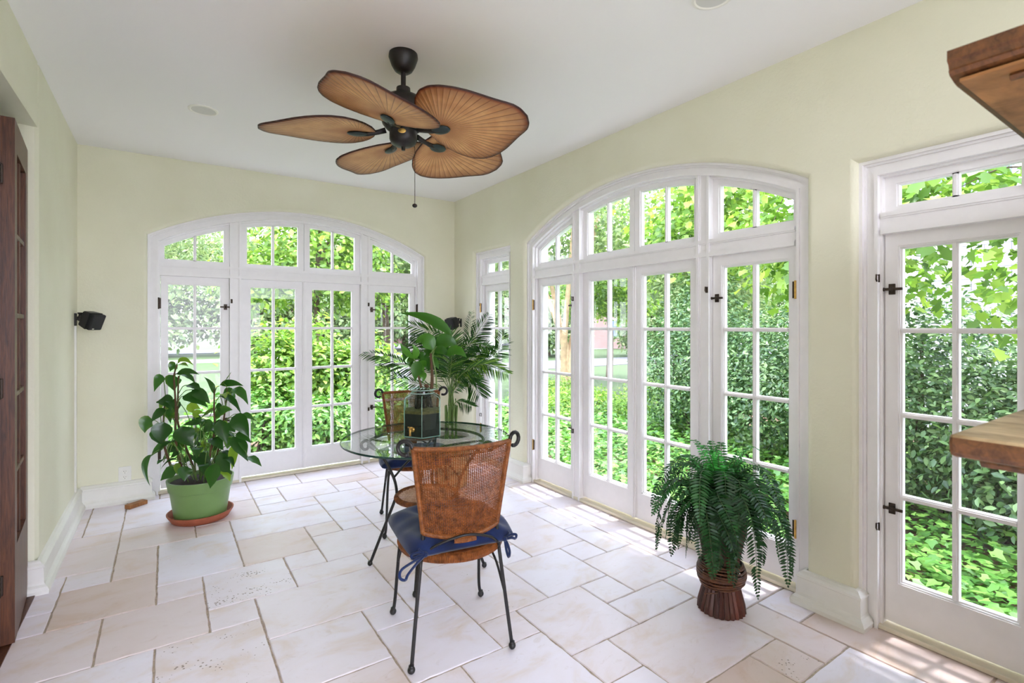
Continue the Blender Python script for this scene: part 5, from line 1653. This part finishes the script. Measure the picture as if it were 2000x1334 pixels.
def tree(name, label, loc, trunk, r0, blobs, n, size, mat, kind='oval', bark='bark', group=None, limbs=6, shell=.3):
    t = thing(name, label, 'tree', (loc[0], loc[1], GZ), 0, group)
    mb = MB()
    P = catmull([Vector(q) for q in trunk], 6)
    mb.tube(P, [r0 * (1.15 - .75 * i / len(P)) for i in range(len(P))], 10)
    for k in range(limbs):
        b = blobs[k % len(blobs)]
        i = int(len(P) * random.uniform(.45, .95)); s = P[min(i, len(P) - 1)]
        e = Vector((b[0] + random.uniform(-.5, .5) * b[3], b[1] + random.uniform(-.5, .5) * b[4], b[2] + random.uniform(-.2, .5) * b[5]))
        mb.tube(catmull([s, s.lerp(e, .5) + Vector((0, 0, .15)) + rv(.06), e], 5), [r0 * .42 * (1 - .075 * q) for q in range(11)], 6)
    mb.build('trunk', M[bark], t, True)
    p, nr = cloud(n, blobs, shell=shell)
    leaf_mesh('crown', p, size * RNG.uniform(.6, 1.25, n), nr, mat, t, kind)
    return t

# ground
mb = MB(); mb.box((-60, -40, GZ - .2), (90, 90, GZ - .01))
struct(mb.build('ground_lawn', M['grass']), 'sunny lawn beyond the windows', 'lawn')
mb = MB(); mb.box((RW + TH, -4, GZ - .01), (RW + 6.5, BW + 2.5, GZ + .0)); mb.box((-1.0, BW + TH, GZ - .01), (RW + TH, BW + 3.2, GZ + .0))
struct(mb.build('ground_bed', M['mulch']), 'brown planting bed around the house', 'garden bed')
mb = MB(); mb.box((-60, 27, GZ - .012), (90, 29.2, GZ + .02))
struct(mb.build('path_walk', M['concrete']), 'pale concrete walk crossing the lawn', 'path')
mb = MB(); mb.box((-60, 36, GZ - .012), (90, 41, GZ + .015))
struct(mb.build('road', M['asphalt']), 'road beyond the far lawn', 'road')
mb = MB(); mb.box((6.0, 15.5, GZ - .012), (34, 19.0, GZ + .015))
struct(mb.build('driveway', M['asphalt']), 'grey driveway seen through the side arch', 'driveway')
# outside sill apron so that the house wall meets the ground
mb = MB(); mb.box((-3, FWY - .3, GZ - .1), (RW + TH, BW + TH, -.26))
struct(mb.build('foundation', M['concrete']), 'house foundation under the floor', 'foundation')

# ivy bed (nobody could count it)
def ivy(name, x0, x1, y0, y1, n, size, label):
    p = np.stack([RNG.uniform(x0, x1, n), RNG.uniform(y0, y1, n), GZ + .03 + .16 * RNG.random(n) ** 1.2 + .05 * np.sin(RNG.uniform(0, 6, n))], 1)
    p[:, 2] += .05 * np.sin(p[:, 0] * 3.1) * np.cos(p[:, 1] * 2.7)
    o = leaf_mesh(name, p, size * RNG.uniform(.6, 1.3, n), np.tile([0, 0, 1.0], (n, 1)), M['leafC'], None, 'ivy', flat=.30)
    tag(o, label, 'ivy', None, 'stuff')
ivy('ivy_ground_cover', RW + .42, RW + 5.2, -1.2, 8.6, 42000, .068, 'bright green ivy carpet covering the bed outside the side windows')
ivy('ivy_by_far_window', 2.0, RW + .5, BW + .4, BW + 3.0, 3000, .065, 'patch of low ivy outside the far right corner')

# hedge shrubs right of the house, seen through the side arch and the single door
hs = [(6.75, 4.75, 1.05, 2.1, 'tall dense hedge bush filling the third pane of the side arch'), (6.55, 3.15, 1.25, 1.75, 'dark dense hedge bush between the third and fourth panes of the side arch'), (5.9, 1.75, 1.2, 1.7, 'leafy hedge bush behind the fern, outside the side arch'),
      (5.6, .45, 1.15, 1.35, 'low hedge bush outside the glass door, above the ivy'), (5.9, -.9, 1.2, 1.2, 'hedge bush at the far right outside the glass door')]
for i, (x, y, r, h, lb) in enumerate(hs):
    bl = [(0, 0, h * .55, r * .8, r * .85, h * .52), (-.45, .3, h * .42, r * .5, r * .6, h * .42), (-.4, -.5, h * .45, r * .5, r * .55, h * .42), (.2, .1, h * .85, r * .6, r * .6, h * .35)]
    shrub('hedge_bush', lb, 'bush', (x, y), bl, 15000, .062 if i < 3 else .072, M['leafB'], stems=12, group='hedge bushes outside the side wall')
# maple saplings over the hedge at the right
tree('maple_sapling', 'slim maple sapling with big lobed leaves outside the glass door', (4.9, .75), [(0, 0, 0), (.03, .05, .9), (.10, .02, 1.8), (.02, -.1, 2.8), (.05, -.1, 3.4)], .022,
     [(0, 0, 1.95, .75, .7, .5), (-.3, .45, 2.5, .6, .6, .4), (.25, -.5, 2.45, .7, .6, .35), (.1, .1, 3.1, .8, .8, .4), (-1.2, -.1, 3.35, .75, .9, .3)], 2000, .092, M['leafA'], 'maple', 'barkd', 'maple saplings', 10, .1)  # last blob: overhanging leaves added to keep sun off the floor inside
tree('maple_sapling', 'maple sapling reaching over the hedge behind the fern', (5.3, 2.2), [(0, 0, 0), (-.05, .03, 1.0), (.05, -.05, 2.0), (.0, .1, 3.0), (.1, .1, 3.8)], .03,
     [(0, 0, 2.2, .95, .9, .5), (-.3, -.5, 2.7, .7, .7, .4), (.1, .6, 2.6, .8, .7, .4), (0, 0, 3.4, 1.0, 1.0, .5)], 3000, .10, M['leafA'], 'maple', 'bark', 'maple saplings', 12, .1)
tree('maple_sapling', 'maple sapling left of the hedge, over the second pane of the side arch', (7.2, 4.9), [(0, 0, 0), (-.05, .03, 1.2), (.05, -.05, 2.4), (.0, .1, 3.4), (.1, .1, 4.2)], .04,
     [(0, 0, 3.0, 1.2, 1.1, .7), (-.5, -.6, 3.6, 1.0, .9, .5), (.1, .8, 3.3, 1.0, .9, .6), (0, 0, 4.4, 1.3, 1.3, .6)], 4200, .11, M['leafA'], 'maple', 'bark', 'maple saplings', 12, .1)
# low shrubs along the bed edge, seen through panes 1-2 of the side arch
for x, y, r, h, n, lb in ((6.2, 6.9, .9, .55, 4200, 'low yellow-green shrub at the edge of the ivy bed'), (7.7, 6.2, .9, .7, 4200, 'low shrub at the bed edge in front of the hedge'), (7.0, 8.6, .9, .55, 3600, 'low shrub beside the driveway')):
    shrub('low_shrub', lb, 'shrub', (x, y), [(0, 0, h * .4, r, r, h * .6), (.4, .5, h * .35, r * .7, r * .7, h * .5)], n, .065, M['leafA'], stems=8, group='low shrubs beyond the ivy')
# shrubs in front of the far window
for x, y, r, h, n, lb in ((1.35, 7.25, .72, 1.75, 5200, 'bright broad-leaved shrub outside the middle of the far window'), (2.15, 7.1, .62, 1.5, 4200, 'bright shrub outside the far window near the corner'),
                          (.85, 6.7, .55, .95, 3000, 'low glossy shrub outside the second pane of the far window'), (1.7, 6.35, .62, .85, 3600, 'low shrub close to the far window'), (.15, 6.8, .5, .62, 2400, 'low shrub outside the narrow left pane of the far window'), (2.75, 6.6, .6, .9, 2600, 'low shrub outside the far right corner')):
    bl = [(0, 0, h * .45, r, r * .8, h * .45), (.25, .1, h * .7, r * .7, r * .6, h * .35), (-.25, 0, h * .62, r * .7, r * .6, h * .34)]
    shrub('garden_shrub', lb, 'shrub', (x, y), bl, n, .095 if h > 1 else .075, M['leafA'] if h > 1 else M['leafC'], stems=12, group='shrubs outside the far window')
# multi-stem tree through the side arch
t = thing('crape_tree', 'smooth pale multi-stemmed tree through the first pane of the side arch', 'tree', (8.15, 9.55, GZ))
mb = MB()
for ox, oy, tx, ty in ((0, 0, -.9, .5), (.1, .05, .5, -.3), (-.12, .05, -.3, -.7), (.05, -.1, .95, .5), (0, .1, .1, 1.0)):
    P = catmull([(ox * .5, oy * .5, 0), (ox * .8, oy, .9), (ox + tx * .25, oy + ty * .25, 1.7), (ox + tx * .7, oy + ty * .7, 2.9), (ox + tx * 1.2, oy + ty * 1.2, 4.4)], 6)
    mb.tube(P, [.11 - .08 * i / len(P) for i in range(len(P))], 9)
mb.build('trunk', simple('tan_smooth_bark', (176, 150, 116), .8, 0, .2, 9, .2), t, True)
p, nr = cloud(7000, [(0, 0, 4.6, 2.2, 2.2, 1.5), (-1, .6, 3.8, 1.4, 1.3, .9), (1, -.4, 4.0, 1.3, 1.3, 1.0), (0, 1.0, 3.4, 1.2, 1.2, .7)], shell=.2)
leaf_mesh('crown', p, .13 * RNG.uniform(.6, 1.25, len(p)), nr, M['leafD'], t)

# nearer trees seen through the far window
tree('garden_tree', 'leafy tree with hanging branches outside the left of the far window', (-.9, 13.5), [(0, 0, 0), (.05, 0, 1.5), (0, .1, 3.2), (.1, 0, 5.0)], .13,
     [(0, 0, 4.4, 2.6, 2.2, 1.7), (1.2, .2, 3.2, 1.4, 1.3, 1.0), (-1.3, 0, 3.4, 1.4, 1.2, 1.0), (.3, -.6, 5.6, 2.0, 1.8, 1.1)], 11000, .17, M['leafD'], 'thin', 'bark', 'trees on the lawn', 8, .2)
tree('garden_tree', 'bright leafy tree outside the middle of the far window', (2.6, 11.0), [(0, 0, 0), (.05, 0, 1.2), (0, .1, 2.4), (.1, 0, 4.2)], .08,
     [(0, 0, 3.2, 1.7, 1.5, 1.1), (.9, .2, 2.5, 1.1, 1.0, .7), (-.9, 0, 2.6, 1.1, 1.0, .7), (0, 0, 4.4, 1.7, 1.5, 1.0)], 8000, .14, M['leafA'], 'oval', 'barkd', 'trees on the lawn', 8, .2)
tree('garden_tree', 'tree outside the right of the far window toward the corner', (4.6, 12.5), [(0, 0, 0), (.05, 0, 1.2), (0, .1, 2.8), (.1, 0, 4.6)], .1,
     [(0, 0, 3.7, 1.8, 1.6, 1.2), (.9, .2, 2.9, 1.2, 1.0, .8), (-.9, 0, 3.0, 1.2, 1.0, .8), (0, 0, 5.0, 1.7, 1.5, 1.0)], 8000, .15, M['leafD'], 'oval', 'barkd', 'trees on the lawn', 8, .2)
tree('garden_tree', 'leafy tree beyond the driveway in the second pane of the side arch', (11.6, 11.6), [(0, 0, 0), (.05, 0, 1.4), (0, .1, 2.8), (.1, 0, 4.6)], .1,
     [(0, 0, 3.4, 1.9, 1.7, 1.2), (.9, .2, 2.5, 1.3, 1.2, .8), (-.9, 0, 2.6, 1.3, 1.2, .8), (0, 0, 4.9, 1.8, 1.7, 1.0)], 9000, .15, M['leafA'], 'oval', 'bark', 'trees on the lawn', 8, .2)
tree('garden_tree', 'leafy tree behind the hedge in the third pane of the side arch', (11.2, 7.6), [(0, 0, 0), (.05, 0, 1.4), (0, .1, 2.8), (.1, 0, 4.6)], .1,
     [(0, 0, 3.6, 2.0, 1.8, 1.4), (.9, .2, 2.7, 1.4, 1.3, .9), (-.9, 0, 2.8, 1.4, 1.3, .9), (0, 0, 5.0, 1.9, 1.8, 1.1)], 8000, .15, M['leafD'], 'oval', 'bark', 'trees on the lawn', 8, .2)
mb = MB(); mb.box((-6, FWY - 9, GZ - .012), (9, FWY - .3, GZ + .02))  # unseen pale paving, added to reflect daylight into the room
struct(mb.build('bounce_patio', M['concrete']), 'unseen pale terrace added behind the viewer to bounce daylight indoors', 'terrace')
# far trees beyond the walk
far = [(-5.5, 33, 6), (-.8, 34.5, 6.5), (4.2, 34, 6), (9.2, 34.5, 6.5), (14, 34, 6.5), (19.5, 34.5, 7), (23.5, 37.5, 7), (34, 27.0, 7), (38, 22, 6.5), (30.5, 20, 5.5), (-11, 34, 7), (34, 36, 7), (17.6, 22.4, 4.4), (21.9, 18.6, 4.4)]
words = ['first on the left', 'behind the brick house', 'beyond the road, seen in the second pane of the far window', 'beyond the road, seen in the third pane of the far window', 'beyond the road behind the narrow corner door', 'beyond the road in the first pane of the side arch',
         'beyond the cream house', 'beside the cream house', 'right of the cream house', 'in front of the cream house', 'at the far left behind the lawn', 'farthest right behind the cream house', 'of low height left of the cream house', 'of low height right of the cream house']
tmpl = None
for i, (x, y, h) in enumerate(far):
    if tmpl is None:
        tmpl = tree('far_tree', '', (x, y), [(0, 0, 0), (.1, 0, 1.4), (0, .1, 3.0), (.1, 0, 5.0)], .22,
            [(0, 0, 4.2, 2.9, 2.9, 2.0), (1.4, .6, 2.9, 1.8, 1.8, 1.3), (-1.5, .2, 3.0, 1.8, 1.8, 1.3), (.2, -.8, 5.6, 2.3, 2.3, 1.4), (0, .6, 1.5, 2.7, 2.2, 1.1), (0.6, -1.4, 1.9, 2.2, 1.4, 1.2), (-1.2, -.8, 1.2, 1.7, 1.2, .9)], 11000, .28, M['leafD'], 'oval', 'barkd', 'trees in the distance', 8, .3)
        c = tmpl
    else:
        c = copy_tree(tmpl)
    c.location = (x, y, GZ); c.scale = (h / 5.5,) * 3; c.rotation_euler = (0, 0, i * 1.3)
    c['label'] = 'distant leafy tree ' + words[i]

# houses
def house(name, label, loc, rz, w, d, h, wall_m, wins, roof_h=2.2):
    t = thing(name, label, 'house', (loc[0], loc[1], GZ), rz)
    mb = MB(); mb.box((-w / 2, -d / 2, 0), (w / 2, d / 2, h)); mb.build('walls', M[wall_m], t)
    mb = MB(); e = .35
    mb.add([(-w / 2 - e, -d / 2 - e, h), (w / 2 + e, -d / 2 - e, h), (w / 2 + e, d / 2 + e, h), (-w / 2 - e, d / 2 + e, h), (-w / 2 - e, 0, h + roof_h), (w / 2 + e, 0, h + roof_h)],
           [(0, 1, 5, 4), (2, 3, 4, 5), (0, 4, 3), (1, 2, 5), (0, 3, 2, 1)])
    mb.build('roof', M['roof'], t)
    for (x, z, ww, hh) in wins:
        mb = MB(); mb.ring(rect(x - ww / 2 - .08, x + ww / 2 + .08, z - .08, z + hh + .08), rect(x - ww / 2, x + ww / 2, z, z + hh), -d / 2 - .05, -d / 2 + .05, lambda u, zz, q: (u, q, zz))
        wnd = mb.build('window', M['wwhite'], t)
        mobj('pane', [(u, -d / 2 - .01, zz) for u, zz in rect(x - ww / 2, x + ww / 2, z, z + hh)], [(0, 1, 2, 3)], M['wpane'], wnd)
    return t
house('cream_house', 'small pale pink house with white window across the lawn, seen through the side arch', (28.2, 29.2), R_(-44), 4.6, 5, 2.9, 'siding', [(-1.1, .9, .9, 1.2), (1.1, .9, .9, 1.2)])
house('brick_house', 'red brick house beyond the road, seen through the far window', (15, 50), 0, 16, 7, 3.4, 'brick', [(-5, 1, 1.2, 1.4), (-1.5, 1, 1.2, 1.4), (2, 1, 1.2, 1.4), (5.5, 1, 1.2, 1.4)])
# neighbouring white shingled house right of the hedge
t = thing('shingle_house', 'white shingled neighbouring house behind the maple leaves at the right', 'house', (10.2, 1.0, GZ))
mb = MB(); mb.box((0, -7, 0), (7, 2.2, 6.2)); mb.build('walls', M['shingle'], t)
mb = MB(); mb.add([(-.4, -7.4, 6.2), (7.4, -7.4, 6.2), (7.4, 2.6, 6.2), (-.4, 2.6, 6.2), (3.5, -7.4, 9.0), (3.5, 2.6, 9.0)], [(0, 4, 5, 3), (1, 2, 5, 4), (0, 1, 4), (2, 3, 5), (0, 3, 2, 1)]); mb.build('roof', M['roof'], t)
for y, z in ((1.45, 3.7), (-1.6, 3.7)):
    mb = MB(); mb.ring(rect(y - .55, y + .55, z - .1, z + 1.4), rect(y - .42, y + .42, z, z + 1.3), -.06, .05, lambda u, zz, q: (q, u, zz)); wnd = mb.build('window', M['wwhite'], t)
    mobj('pane', [(-.02, u, zz) for u, zz in rect(y - .42, y + .42, z, z + 1.3)], [(0, 1, 2, 3)], M['wpane'], wnd)
# rubbish bin by the driveway
b = thing('wheelie_bin', 'green wheelie bin beside the driveway, first pane of the side arch', 'bin', (13.6, 18.2, GZ + .015))
mb = MB(); mb.add([(-.25, -.25, .06), (.25, -.25, .06), (.25, .25, .06), (-.25, .25, .06), (-.33, -.33, 1.05), (.33, -.33, 1.05), (.33, .33, 1.05), (-.33, .33, 1.05)], [(0, 3, 2, 1), (4, 5, 6, 7), (0, 1, 5, 4), (1, 2, 6, 5), (2, 3, 7, 6), (3, 0, 4, 7)]); mb.build('body', M['bin'], b)
mb = MB(); mb.box((-.36, -.38, 1.05), (.36, .38, 1.12), .03); mb.build('lid', M['bin'], b)
for s in (-1, 1):
    mb = MB(); mb.tube([(s * .26, .24, .12), (s * .33, .24, .12)], .12, 16); mb.build('wheel', M['plastic'], b)
